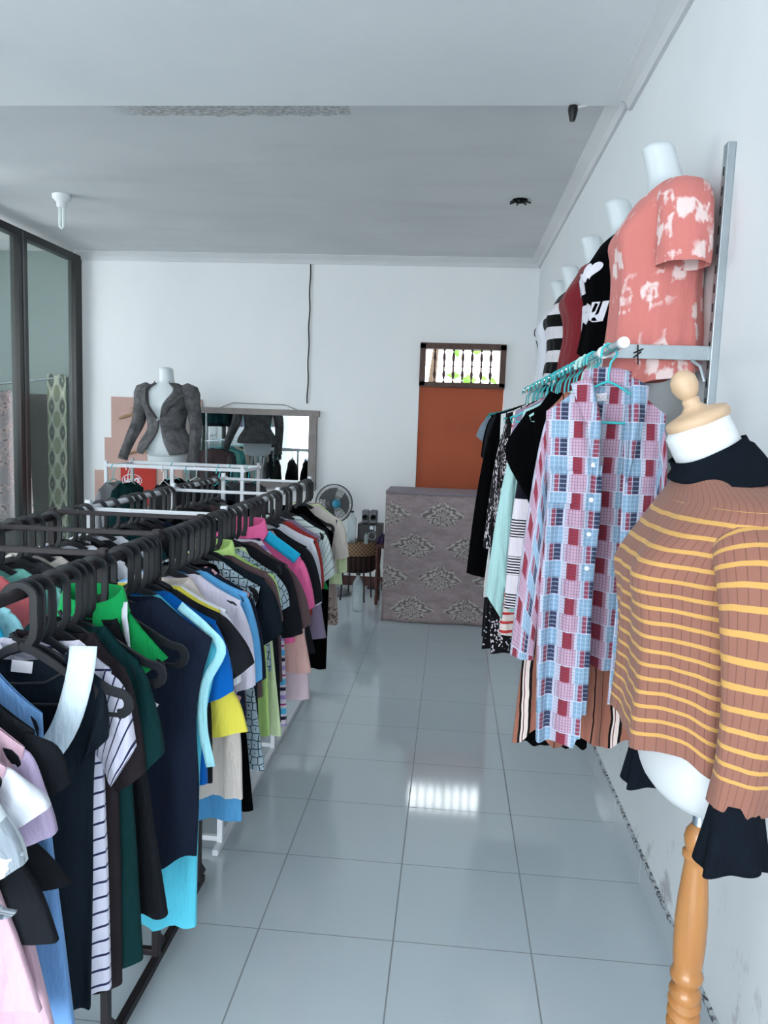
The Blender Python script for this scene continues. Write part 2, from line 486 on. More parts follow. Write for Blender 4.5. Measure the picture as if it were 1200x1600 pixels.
k.base(k.mix(ch, (150, 120, 92), (96, 74, 58))); M['rattan'] = k.m
k = NT('dark_basket_bark', 0.8, 0.2)
s = k.sep(k.obj()); k.base(k.mix(k.math('GREATER_THAN', k.math('SINE', k.math('MULTIPLY', s[0], 150.0)), 0.0), (60, 42, 38), (34, 24, 24))); M['basket'] = k.m
k = NT('fan_guard_mesh', 0.5, 0.4); k.base((92, 94, 96)); M['guard'] = k.m


# ------------------------------------------------------------------ mesh builder
class MB:
    def __init__(s): s.v = []; s.f = []; s.uv = []

    def add(s, vs, fs, uvs=None):
        o = len(s.v); s.v += [tuple(p) for p in vs]
        s.uv += list(uvs) if uvs else [(p[0], p[2]) for p in vs]
        s.f += [tuple(i+o for i in f) for f in fs]
        return s

    def box(s, c, d, rot=None):
        x, y, z = d[0]/2, d[1]/2, d[2]/2
        vs = [Vector(q) for q in ((-x, -y, -z), (x, -y, -z), (x, y, -z), (-x, y, -z), (-x, -y, z), (x, -y, z), (x, y, z), (-x, y, z))]
        if rot: vs = [rot @ q for q in vs]
        return s.add([q+Vector(c) for q in vs], [(0, 3, 2, 1), (4, 5, 6, 7), (0, 1, 5, 4), (1, 2, 6, 5), (2, 3, 7, 6), (3, 0, 4, 7)])

    def tube(s, path, r, seg=10, cap=True, flat=1.0):
        path = [Vector(q) for q in path]; n = len(path); vs = []; fs = []
        rr = r if isinstance(r, (list, tuple)) else [r]*n
        t0 = (path[1]-path[0]).normalized()
        a = t0.cross(Vector((0, 0, 1)))
        if a.length < 1e-3: a = t0.cross(Vector((0, 1, 0)))
        a.normalize()
        for i in range(n):
            t = (path[min(i+1, n-1)]-path[max(i-1, 0)]).normalized()
            a = (a - t*a.dot(t)).normalized(); b = t.cross(a)
            for j in range(seg):
                an = 2*pi*j/seg
                vs.append(path[i] + a*cos(an)*rr[i] + b*sin(an)*rr[i]*flat)
        for i in range(n-1):
            for j in range(seg):
                j2 = (j+1) % seg
                fs.append((i*seg+j, i*seg+j2, (i+1)*seg+j2, (i+1)*seg+j))
        if cap:
            fs.append(tuple(range(seg-1, -1, -1))); fs.append(tuple((n-1)*seg+j for j in range(seg)))
        return s.add(vs, fs)

    def lathe(s, prof, seg=32, org=(0, 0, 0), axis='z'):
        vs = []; fs = []; n = len(prof)
        for r, z in prof:
            for j in range(seg):
                a = 2*pi*j/seg
                if axis == 'z': q = (r*cos(a), r*sin(a), z)
                elif axis == 'y': q = (r*cos(a), z, r*sin(a))
                else: q = (z, r*cos(a), r*sin(a))
                vs.append(tuple(q[i]+org[i] for i in range(3)))
        for i in range(n-1):
            for j in range(seg):
                j2 = (j+1) % seg
                fs.append((i*seg+j, i*seg+j2, (i+1)*seg+j2, (i+1)*seg+j))
        if prof[0][0] > 1e-4: fs.append(tuple(range(seg-1, -1, -1)))
        if prof[-1][0] > 1e-4: fs.append(tuple((n-1)*seg+j for j in range(seg)))
        return s.add(vs, fs)

    def band(s, pts, w, t, ch=0.0015, closed=False):
        """flat bar of width w (in the xz plane) and thickness t along y, swept along xz points"""
        n = len(pts); vs = []; fs = []
        sec = [(-w/2, -t/2+ch), (-w/2+ch, -t/2), (w/2-ch, -t/2), (w/2, -t/2+ch), (w/2, t/2-ch), (w/2-ch, t/2), (-w/2+ch, t/2), (-w/2, t/2-ch)]
        for i in range(n):
            if closed: p0, p1 = pts[(i-1) % n], pts[(i+1) % n]
            else: p0, p1 = pts[max(i-1, 0)], pts[min(i+1, n-1)]
            dx, dz = p1[0]-p0[0], p1[1]-p0[1]; L = sqrt(dx*dx+dz*dz) or 1
            nx, nz = -dz/L, dx/L
            for a, b in sec: vs.append((pts[i][0]+nx*a, b, pts[i][1]+nz*a))
        for i in range(n if closed else n-1):
            i2 = (i+1) % n
            for j in range(8):
                j2 = (j+1) % 8
                fs.append((i*8+j, i*8+j2, i2*8+j2, i2*8+j))
        if not closed:
            fs.append(tuple(range(7, -1, -1))); fs.append(tuple((n-1)*8+j for j in range(8)))
        return s.add(vs, fs)

    def grid(s, fn, nu, nv, closed=False, uvfn=None):
        vs = []; uv = []; fs = []
        cu = nu if closed else nu+1
        for j in range(nv+1):
            for i in range(cu):
                q = fn(i/nu, j/nv); vs.append(q); uv.append(uvfn(i/nu, j/nv) if uvfn else (q[0], q[2]))
        for j in range(nv):
            for i in range(nu):
                i2 = (i+1) % cu
                fs.append((j*cu+i, j*cu+i2, (j+1)*cu+i2, (j+1)*cu+i))
        return s.add(vs, fs, uv)

    def mesh(s, name, mat, smooth=True, angle=40):
        me = D.meshes.new(name); me.from_pydata(s.v, [], s.f); me.update()
        ul = me.uv_layers.new(name='UVMap')
        vi = [0]*len(me.loops); me.loops.foreach_get('vertex_index', vi)
        ul.data.foreach_set('uv', [c for i in vi for c in s.uv[i]])
        me.materials.append(mat)
        if smooth:
            me.polygons.foreach_set('use_smooth', [True]*len(me.polygons))
            if angle < 180:
                import bmesh
                bm = bmesh.new(); bm.from_mesh(me)
                for e in bm.edges:
                    if len(e.link_faces) == 2 and e.calc_face_angle(0) > radians(angle): e.smooth = False
                bm.to_mesh(me); bm.free()
        return me

    def build(s, name, mat, parent=None, smooth=True, angle=40, solid=0, bevel=0):
        o = D.objects.new(name, s.mesh(name, mat, smooth, angle)); COL.objects.link(o)
        if parent: o.parent = parent
        if bevel:
            b = o.modifiers.new('bevel', 'BEVEL'); b.width = bevel; b.segments = 2; b.limit_method = 'ANGLE'
        if solid:
            b = o.modifiers.new('solid', 'SOLIDIFY'); b.thickness = solid; b.offset = 0
        return o


def tag(o, label=None, cat=None, group=None, kind=None):
    if label: o['label'] = label
    if cat: o['category'] = cat
    if group: o['group'] = group
    if kind: o['kind'] = kind
    return o


def thing(name, label, cat, loc=(0, 0, 0), rz=0.0, group=None):
    o = D.objects.new(name, None); COL.objects.link(o); o.location = loc; o.rotation_euler = (0, 0, rz)
    o.empty_display_size = .05
    return tag(o, label, cat, group)


def struct(name, mb, mat, **kw):
    o = mb.build(name, mat, None, kw.pop('smooth', False), **kw); o['kind'] = 'structure'; return o


def lerp(a, b, t): return a+(b-a)*t


def cub(tab, x):
    """smooth interpolation of rows (x, v1, v2 ...)"""
    n = len(tab)
    if x <= tab[0][0]: return tab[0][1:]
    if x >= tab[-1][0]: return tab[-1][1:]
    for i in range(n-1):
        if tab[i][0] <= x <= tab[i+1][0]:
            t = (x-tab[i][0])/(tab[i+1][0]-tab[i][0]); out = []
            for c in range(1, len(tab[0])):
                h = tab[i+1][0]-tab[i][0]
                m0 = (tab[i+1][c]-tab[max(i-1, 0)][c])/(tab[i+1][0]-tab[max(i-1, 0)][0])*h
                m1 = (tab[min(i+2, n-1)][c]-tab[i][c])/(tab[min(i+2, n-1)][0]-tab[i][0])*h
                out.append((2*t**3-3*t*t+1)*tab[i][c]+(t**3-2*t*t+t)*m0+(-2*t**3+3*t*t)*tab[i+1][c]+(t**3-t*t)*m1)
            return out


def text_mesh(txt, size, shear=0.0, fat=0.0, res=3):
    cu = D.curves.new('letters', 'FONT'); cu.body = txt; cu.size = size; cu.align_x = 'CENTER'; cu.align_y = 'CENTER'
    cu.shear = shear; cu.offset = fat; cu.resolution_u = res
    ob = D.objects.new('letters', cu); me = ob.to_mesh()
    vs = [tuple(v.co) for v in me.vertices]; fs = [tuple(p.vertices) for p in me.polygons]
    ob.to_mesh_clear(); D.objects.remove(ob); D.curves.remove(cu)
    return vs, fs


# ------------------------------------------------------------------ the room
XR, YB, ZC, ZC2, XP, YS = 0.70, 7.0, 2.935, 2.975, -3.50, 3.60
YF = -3.4
struct('floor', MB().box((-2.45, 1.85, -0.05), (6.5, 10.7, 0.1)), M['floor'])
struct('wall_right', MB().box((XR+.06, 1.8, 1.5), (.12, 10.6, 3.1)), M['wall'])
# back wall around the door opening (-0.315 .. 0.445, up to 2.23)
w = MB(); w.box(((-5.6-.315)/2, YB+.06, 1.5), (5.6-.315, .12, 3.1)); w.box(((.445+.82)/2, YB+.06, 1.5), (.82-.445, .12, 3.1))
w.box((.065, YB+.06, (2.235+3.05)/2), (.76, .12, 3.05-2.235))
struct('wall_back', w, M['backwall'])
w = MB(); w.box((-5.65, -.4, 1.5), (.1, 6.2, 3.1)); w.box((-5.65, 6.45, 1.5), (.1, 1.5, 3.1)); w.box((-5.65, 4.2, .6), (.1, 3.0, 1.2)); w.box((-5.65, 4.2, 2.83), (.1, 3.0, .46))  # window gap invented to hold the side room's fill lamp
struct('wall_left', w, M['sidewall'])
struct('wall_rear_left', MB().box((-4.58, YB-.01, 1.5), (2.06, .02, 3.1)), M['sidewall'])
w = MB(); w.box((0.58, YF, 1.5), (.36, .12, 3.1)); w.box((-3.6, YF, 1.5), (.3, .12, 3.1)); w.box((-1.5, YF, 2.87), (4.5, .12, .36)); w.box((-4.7, YF, 1.5), (1.9, .12, 3.1))
struct('wall_front', w, M['wall'])
struct('ceiling', MB().box((-2.45, (YF+YS)/2, ZC+.06), (6.5, YS-YF+.1, .12)), M['ceilfront'])
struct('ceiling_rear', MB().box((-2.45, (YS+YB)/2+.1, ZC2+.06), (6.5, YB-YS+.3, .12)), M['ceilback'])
# cornices
def cornice(name, a, b, inward, z):
    a = Vector(a); b = Vector(b); inw = Vector(inward)
    prof = [(0, 0), (.075, 0), (.075, -.008), (.055, -.02), (.028, -.04), (.016, -.06), (.016, -.072), (0, -.072)]
    vs = [tuple(q+inw*p_[0]+Vector((0, 0, z+p_[1]))) for q in (a, b) for p_ in prof]
    n = len(prof); fs = [(i, (i+1) % n, n+(i+1) % n, n+i) for i in range(n)] + [tuple(range(n)), tuple(range(2*n-1, n-1, -1))]
    struct(name, MB().add(vs, fs), M['cornice'])


cornice('trim_1', (XR, YF, 0), (XR, 3.52, 0), (-1, 0, 0), ZC+.001)
cornice('trim_2', (XR, YS, 0), (XR, YB, 0), (-1, 0, 0), ZC2+.001)
cornice('trim_3', (XP, YB, 0), (XR, YB, 0), (0, -1, 0), ZC2+.001)
struct('baseboard_right', MB().box((XR-.004, 1.8, .05), (.012, 10.4, .10)), M['skirting'])
struct('baseboard_back', MB().box((-1.95, YB-.004, .045), (3.2, .012, .09)), M['redwood'])
# yards beyond the two openings
struct('ground', MB().box((-2, -10.6, -.08), (30, 14.3, .1)), M['concrete'])
struct('ground_rear', MB().box((-2, 13.3, -.08), (30, 12.2, .1)), M['concrete'])

# glazed partition on the left: window_1 and window_2 panes with mullions
def mull(y, wd=.10):
    g = MB(); g.box((XP, y, 1.47), (.07, wd, 2.93)); return g


pf = MB()
for y, wd in ((6.94, .12), (6.02, .13), (5.08, .13), (4.14, .13), (3.2, .13), (2.26, .13)): pf.box((XP, y, 1.47), (.07, wd, 2.93))
pf.box((XP, 4.6, 2.905), (.075, 4.8, .06)); pf.box((XP, 4.6, .04), (.075, 4.8, .08))
part_f = struct('window_1', pf, M['aluframe'])
lp = MB()
for y in (6.02, 5.08, 4.14, 3.2): lp.box((XP+.037, y, 1.47), (.006, .02, 2.9))
lp.build('frame_lip', M['alulip'], part_f, False)
for y0, y1 in ((6.085, 6.88), (5.145, 5.955), (4.205, 5.015), (3.265, 4.075), (2.325, 3.135)):
    MB().box((XP, (y0+y1)/2, 1.47), (.006, y1-y0, 2.82)).build('pane', M['glass'], part_f, False)
w = MB(); w.box((XP, -2.95, 1.5), (.1, .9, 3.0)); w.box((XP, 1.7, 1.5), (.1, 1.0, 3.0)); w.box((XP, -.65, .15), (.1, 3.7, .3)); w.box((XP, -.65, 2.83), (.1, 3.7, .34))  # wall gap invented for the added side fill lamp
struct('wall_side', w, M['wall'])

# ---- door with barred transom
dr = MB()
dr.box((-.292, YB+.03, 2.045), (.05, .12, .37)); dr.box((.42, YB+.03, 2.045), (.05, .12, .37))
dr.box((.064, YB+.03, 2.213), (.76, .12, .05)); dr.box((.064, YB+.03, 1.872), (.76, .12, .045))
door = struct('door_1', dr, M['windowwood'])
MB().box((.064, YB+.045, .93), (.755, .04, 1.86)).build('panel', M['orange'], door, False)
bp = [(.006, -.15), (.011, -.148), (.011, -.135), (.006, -.13), (.006, -.12), (.012, -.10), (.016, -.075), (.012, -.05), (.007, -.035), (.011, -.027), (.007, -.018), (.013, 0), (.007, .018), (.011, .027), (.007, .035), (.012, .05), (.016, .075), (.012, .10), (.006, .12), (.006, .13), (.011, .135), (.011, .148), (.006, .15)]
bm_ = MB().lathe(bp, 12).mesh('baluster', M['windowwood'])
for i in range(7):
    o = D.objects.new('baluster', bm_); COL.objects.link(o); o.parent = door; o.location = (-.267+.083*(i+1), YB+.03, 2.042)
# foliage outside the transom
tr = thing('leafy_tree', 'green leafy branches outside seen between the turned bars above the orange door', 'tree', (-.25, 9.3, 0))
MB().tube([(0, 0, 0), (.05, 0, 1.0), (-.02, 0, 2.0), (.05, 0, 2.9)], [.07, .06, .05, .02], 8).build('trunk', M['bark'], tr)
lf = MB()
for i in range(34):
    c0 = Vector((random.choice((-.55, -.5, .45, .55))+random.gauss(0, .10), random.gauss(0, .3), random.uniform(2.05, 3.1))); a = random.uniform(0, 6.3); L = random.uniform(.12, .22)
    d0 = Vector((cos(a), sin(a)*.4, random.uniform(-.9, .2))).normalized(); s0 = d0.cross(Vector((0, 1, .3))).normalized()*L*.25
    lf.add([c0, c0+d0*L*.4+s0, c0+d0*L, c0+d0*L*.4-s0, c0+d0*L*.5+Vector((0, .02, .0))], [(0, 1, 4), (1, 2, 4), (2, 3, 4), (3, 0, 4)])
lf.build('foliage', M['leaf'], tr, solid=.002)

# ---- wire down the back wall, ceiling fittings
tag(MB().tube([(-1.33+.004*sin(i*1.3), YB-.012, 2.90-i*.065) for i in range(20)], .006, 6).build('electric_cable', M['wire']), 'thin black cable running down the back wall to the mirror', 'cable')
tag(MB().tube([(-1.30, YB-.012, .90), (-1.27, YB-.02, .80), (-1.31, YB-.02, .72), (-1.36, YB-.02, .66)], .005, 6).build('electric_cable', M['wire']), 'short black cable hanging below the mirror corner', 'cable')
lh = thing('ceiling_lamp', 'white lampholder with thin compact tube hanging from the left ceiling', 'lamp', (-2.72, 5.22, ZC2))
MB().lathe([(.0, 0), (.062, 0), (.062, -.02), (.05, -.035), (.034, -.05), (.034, -.075), (.026, -.085), (.0, -.085)], 20).build('lampholder', M['whiteplastic'], lh)
tb = MB()
for q in (-.013, .013): tb.tube([(q, 0, -.08), (q, 0, -.21)], .011, 10)
tb.tube([(-.013, 0, -.205), (0, 0, -.22), (.013, 0, -.205)], .011, 10)
tb.build('lamp_tube', M['tube'], lh)
cs = thing('ceiling_socket', 'broken black lamp socket in the ceiling near the right wall', 'socket', (.37, 5.22, ZC2))
MB().lathe([(0, 0), (.05, 0), (.045, -.012), (.02, -.02), (.0, -.02)], 10).build('rim', M['hole'], cs)
cb = MB()
for a in range(7): cb.tube([(0, 0, -.005), (.07*cos(a*.9), .05*sin(a*.9), -.02)], .006, 5)
cb.build('wire_ends', M['wire'], cs)
hs = thing('hanging_socket', 'small black socket dangling on a white wire at the ceiling step', 'socket', (.66, 3.63, ZC2))
MB().tube([(0, 0, 0), (-.03, .02, -.015), (-.1, .02, -.03), (-.18, .02, -.05)], .005, 6).build('wire', M['wirewhite'], hs)
MB().lathe([(.0, .02), (.02, .018), (.022, 0), (.016, -.03), (.012, -.045), (0, -.045)], 12, (-.19, .02, -.06)).build('socket_body', M['blackplastic'], hs)

# ------------------------------------------------------------------ counter covered in damask cloth
ct = thing('display_counter', 'waist-high counter wrapped in mauve brown damask cloth before the orange door', 'counter', (-.09, 5.98, 0))
g = MB(); hwc = .385


def cfn(u, v):
    x = lerp(-hwc, hwc+.02, u); z = lerp(.985, .004, v)
    return (x - .02*v*(1-2*u)*.5, -.215 - .012*v - .010*sin(7*u+5*v)*v - .008*sin(19*u-9*v)*v*v, z)


g.grid(cfn, 40, 30)
g.grid(lambda u, v: (-hwc + .0 - .005*v, lerp(.215, -.215-.012*v, u), lerp(.985, .004, v)), 10, 12)
g.grid(lambda u, v: (hwc+.02, lerp(-.215-.012*v, .215, u), lerp(.985, .004, v)), 10, 12)
g.grid(lambda u, v: (lerp(hwc, -hwc, u), .215, lerp(.985, .004, v)), 10, 4)
g.build('cloth_cover', M['damask'], ct, True, 50, solid=.004)
MB().box((.01, 0, .995), (.80, .45, .02)).build('worktop', plain('mauve_laminate', (128, 118, 128), .5, .3, 0, .1), ct, False, bevel=.004)

# ------------------------------------------------------------------ mirror
mr = thing('wall_mirror', 'wide rectangular mirror in a pale grey wooden frame on the back wall', 'mirror', (-1.86, YB-.03, 1.24))
f = MB(); f.box((0, 0, .335), (1.30, .035, .055)); f.box((0, 0, -.335), (1.26, .035, .06)); f.box((.59, -.003, 0), (.075, .03, .62)); f.box((-.59, -.003, 0), (.075, .03, .62))
f.build('frame', M['mirrorwood'], mr, False, bevel=.003)
MB().box((0, .005, 0), (1.13, .006, .63)).build('mirror_glass', M['mirror'], mr, False)
MB().tube([(-.28, .005, .36), (-.16, .005, .41), (.33, .005, .405), (.46, .005, .355)], .004, 5).build('hanging_string', M['mirrorwood'], mr)

# ------------------------------------------------------------------ cardboard on the back wall and hooks
cbd = thing('cardboard_sheet', 'stepped pinkish cardboard sheets pinned on the back wall behind the denim jacket', 'cardboard', (-2.8, YB-.008, 0))
f = MB(); f.box((.05, 0, 1.25), (.87, .008, .84)); f.box((-.37, -.001, 1.06), (.16, .008, .46)); f.box((-.42, -.002, .78), (.26, .008, .4)); f.box((.0, 0, .75), (.9, .006, .2))
f.build('sheet', M['card'], cbd, False)
rc = thing('printed_carton_panel', 'red carton panel with white oval lettering behind the white rack', 'carton', (-2.92, YB-.02, .85))
MB().box((.0, 0, 0), (.34, .01, .38)).build('panel', M['redcard'], rc, False)
tv, tf_ = text_mesh('UAYS', .062, 0, .003)
MB().add([(x_-.06, -.007, y_+.045) for x_, y_, _ in tv], tf_).build('lettering', M['print'], rc, False)
f = MB(); f.tube([(-.06+.095*cos(a/24*2*pi), -.007, .045+.058*sin(a/24*2*pi)) for a in range(25)], .004, 6, False); f.build('oval_line', M['print'], rc)
for hx, hz, nm in ((-2.98, 1.50, 'upper wooden clothes hanger pinned on the pink cardboard'), (-2.90, 1.17, 'lower small wooden hanger on the pink cardboard')):
    h = thing('wooden_hanger', nm, 'hanger', (hx, YB-.03, hz))
    MB().tube([(-.12, 0, -.03), (-.06, 0, -.005), (0, 0, .008), (.06, 0, -.005), (.12, 0, -.03)], .010, 8).build('arm', M['hookwood'], h)
    MB().tube([(0, 0, 0), (0, 0, .03), (.02, 0, .055), (0, 0, .075), (-.018, 0, .06)], .0035, 6).build('hook', M['hookwood'], h)

# ------------------------------------------------------------------ fan, low table and its clutter
fn = thing('pedestal_fan', 'grey pedestal fan with a blue hub below the mirror corner', 'fan', (-1.0, 6.62, 0))
MB().lathe([(0, .0), (.17, .0), (.17, .02), (.06, .045), (.02, .06), (0, .06)], 28).build('base', M['greyplastic'], fn)
MB().tube([(0, 0, .05), (0, 0, .70)], .012, 10).build('pole', M['greyplastic'], fn)
hd = Matrix.Rotation(radians(28), 3, 'Z') @ Matrix.Rotation(radians(-4), 3, 'X')


def fanpart(name, mb, mat):
    mb.v = [tuple(hd @ Vector(q) + Vector((0, -.03, .80))) for q in mb.v]; return mb.build(name, mat, fn)


fanpart('motor_housing', MB().lathe([(0, .14), (.035, .135), (.05, .10), (.05, .04), (.03, .02), (0, .02)], 20, axis='y'), M['greyplastic'])
gd = MB()
for rr, yy in ((.168, 0), (.168, -.012), (.12, -.055), (.12, .045), (.06, -.065)):
    gd.tube([(rr*cos(a*2*pi/36), yy, rr*sin(a*2*pi/36)) for a in range(37)], .0025 if rr < .16 else .005, 6, False)
for i in range(60):
    a = i*2*pi/60
    gd.tube([(.03*cos(a), -.068, .03*sin(a)), (.12*cos(a), -.055, .12*sin(a)), (.155*cos(a), -.03, .155*sin(a)), (.168*cos(a), -.006, .168*sin(a))], .0013, 4, False)
    gd.tube([(.04*cos(a), .05, .04*sin(a)), (.12*cos(a), .045, .12*sin(a)), (.168*cos(a), 0, .168*sin(a))], .0013, 4, False)
fanpart('guard', gd, M['guard'])
fanpart('hub_cap', MB().lathe([(0, -.082), (.025, -.08), (.038, -.072), (.04, -.062), (0, -.06)], 20, axis='y'), M['blueplastic'])
for i in range(3):
    bl = MB(); a0 = i*2*pi/3
    bl.grid(lambda u, v: ((.03+.11*u)*cos(a0+(v-.5)*(1.0+.5*u)), -.01+.03*(v-.5), (.03+.11*u)*sin(a0+(v-.5)*(1.0+.5*u))), 6, 8)
    fanpart('blade', bl, M['greyplastic'])

tbx, tby = -.765, 6.45
tb_ = thing('basket_table', 'round woven-top basket table with dark slatted rim holding speakers', 'table', (tbx, tby, 0))
MB().lathe([(0, .505), (.15, .505), (.172, .495), (.180, .48), (.184, .40), (.172, .395), (0, .395)], 36).build('woven_top', M['rattan'], tb_)
MB().lathe([(.176, .39), (.18, .34), (.165, .27), (.14, .25), (0, .25)], 36).build('basket_bowl', M['basket'], tb_)
for i in range(4):
    a = i*pi/2+.6
    MB().tube([(.13*cos(a), .13*sin(a), .26), (.15*cos(a), .15*sin(a), 0.0)], .008, 8).build('leg', M['iron'], tb_)
sw = thing('subwoofer', 'black subwoofer box with a round port on the basket table', 'speaker', (-.66, 6.50, .505))
MB().box((0, 0, .075), (.21, .16, .15)).build('cabinet', M['blackplastic'], sw, False, bevel=.004)
f = MB(); f.tube([(.02+.033*cos(a*2*pi/24), -.082, .052+.033*sin(a*2*pi/24)) for a in range(25)], .005, 6, False); f.build('port_ring', M['galv'], sw)
f = MB(); f.box((.045, -.082, .118), (.008, .004, .05)); f.box((.015, -.082, .122), (.03, .004, .03)); f.build('control_panel', M['galv'], sw, False)
for sx_, nm in ((-.705, 'left small grey speaker on top of the black subwoofer'), (-.635, 'right small grey speaker on top of the black subwoofer')):
    sp_ = thing('desk_speaker', nm, 'speaker', (sx_, 6.48, .657))
    MB().box((0, 0, .058), (.062, .08, .115)).build('cabinet', M['greyplastic'], sp_, False, bevel=.012)
    MB().lathe([(0, -.041), (.012, -.041), (.022, -.048), (.026, -.046), (.028, -.041)], 20, (0, 0, .055), 'y').build('cone', M['blackplastic'], sp_)
    f = MB(); f.tube([(.026*cos(a*2*pi/20), -.043, .055+.026*sin(a*2*pi/20)) for a in range(21)], .0025, 6, False); f.build('ring', M['galv'], sp_)


def bottle(loc, r, h, label, cap=M['blackplastic']):
    b = thing('plastic_bottle', label, 'bottle', loc)
    MB().lathe([(0, 0), (r*.9, 0), (r, .01), (r, h*.35), (r*.93, h*.4), (r, h*.45), (r, h*.7), (r*.85, h*.78), (r*.35, h*.9), (r*.33, h*.96)], 20).build('body', M['bottle'], b)
    MB().lathe([(0, h*.95), (r*.4, h*.95), (r*.4, h), (0, h)], 14).build('cap', cap, b)


bottle((-.805, 6.33, .505), .042, .27, 'large clear plastic water bottle standing on the basket table')
bottle((-.675, 6.30, .505), .018, .095, 'small dark glass bottle on the basket table before the subwoofer')
bottle((-.70, 6.02, 0), .045, .31, 'clear empty plastic bottle standing on the floor before the basket table')
bottle((-.60, 6.72, 0), .03, .16, 'small teal bottle on the floor under the basket table', M['blueplastic'])
tag(MB().grid(lambda u, v: (-.93+.13*u, 6.33+.12*v, .512+.05*(1-u)+.01*sin(9*u)), 8, 6).build('blue_tray', plain('pale_blue_plastic', (120, 160, 184), .4, .4), solid=.006), 'tilted pale blue plastic tray left of the water bottle on the basket table', 'tray')
f = MB(); f.grid(lambda u, v: ((.05+.012*sin(5*u*2*pi))*cos(u*2*pi)*sin(.15+v*1.45), (.045+.01*sin(7*u*2*pi))*sin(u*2*pi)*sin(.15+v*1.45), .07*cos(.15+v*1.4)+.01*sin(4*u*2*pi)), 30, 10, True)
o = f.build('folded_cloth', M['purple']); o.location = (-.535, 6.34, .515); tag(o, 'crumpled purple cloth on the red stool by the counter', 'cloth')
st = thing('wooden_stool', 'red-brown wooden stool between basket table and counter', 'stool', (-.525, 6.36, 0))
MB().box((0, 0, .495), (.13, .22, .03)).build('seat', M['redwood'], st, False, bevel=.004)
for a in (-1, 1):
    for b in (-1, 1): MB().lathe([(.012, 0), (.016, .05), (.01, .1), (.018, .2), (.01, .3), (.016, .4), (.013, .48)], 10, (a*.05, b*.085, 0)).build('leg', M['redwood'], st)
MB().box((0, -.085, .22), (.1, .012, .03)).build('stretcher', M['redwood'], st, False)
tag(MB().tube([(-.62+.09*cos(t*.8), 6.85+.05*sin(t*.8), .012+.004*(t % 3)) for t in range(22)], .006, 6).build('coiled_cable', M['wire']), 'coiled black cable on the floor below the basket table', 'cable')


# ------------------------------------------------------------------ hangers
def arc(cx, cz, r, a0, a1, n): return [(cx+r*cos(radians(lerp(a0, a1, i/n))), cz+r*sin(radians(lerp(a0, a1, i/n)))) for i in range(n+1)]


RAD = .0115
hk = MB()
hk.band(arc(0, -.010, .0255, 172, 0, 18) + [(.0255, -.03), (.0255, -.060), (.023, -.078), (.013, -.094)], .015, .007)
bowl = MB()
bowl.band([(.020, -.066), (.014, -.084), (.002, -.095), (-.014, -.095), (-.027, -.090), (-.033, -.080)], .009, .006)
arm = MB()
armp = [(.0, -.102), (.035, -.112), (.09, -.142), (.15, -.176)] + arc(.168, -.200, .020, 60, -90, 6)
arm.band(armp, .018, .007)
arm.band([(-x, z) for x, z in armp], .018, .007)
arm.band([(-.170, -.222), (0, -.220), (.170, -.222)], .008, .006)
arm.band([(-.12, -.15), (-.06, -.176), (0, -.178), (.06, -.176), (.12, -.15)], .006, .005)
BOWL_ME = bowl.mesh('strap_notch', M['hanger'], True, 30)
HOOK_ME = hk.mesh('hook', M['hanger'], True, 30); ARM_ME = arm.mesh('arms', M['hanger'], True, 30)


def tealhanger(mat, r=.003, w=.19):
    q = MB()
    q.tube([(-.022, 0, -.022), (-.020, 0, .002), (-.008, 0, .014), (.006, 0, .0135), (.018, 0, .004), (.018, 0, -.014), (.004, 0, -.034), (.0, 0, -.06), (.0, 0, -.085)], r, 8)
    b = MB(); b.tube([(0, 0, -.083), (.03, 0, -.092), (w*.6, 0, -.13), (w, 0, -.175), (w*.97, 0, -.19), (0, 0, -.19), (-w*.97, 0, -.19), (-w, 0, -.175), (-w*.6, 0, -.13), (-.03, 0, -.092), (0, 0, -.083)], r*1.1, 8)
    return q.mesh('hook', mat), b.mesh('arms', mat)


TEAL = tealhanger(M['teal']); MINT = tealhanger(M['mintplastic'], .0055); WHT = tealhanger(M['whiteplastic'])


def hanger(loc, rz, label, group, meshes=None, name='clothes_hanger', drop=0.0, sx=1.0, sz=1.0, notch=False):
    t = thing(name, label, 'hanger', (loc[0], loc[1], loc[2]+drop), rz, group)
    for nm, me in zip(('hook', 'arms'), meshes or (HOOK_ME, ARM_ME)):
        o = D.objects.new(nm, me); COL.objects.link(o); o.parent = t
        if nm == 'arms': o.scale = (sx, 1, sz)
    if notch:
        o = D.objects.new('strap_notch', BOWL_ME); COL.objects.link(o); o.parent = t
    return t


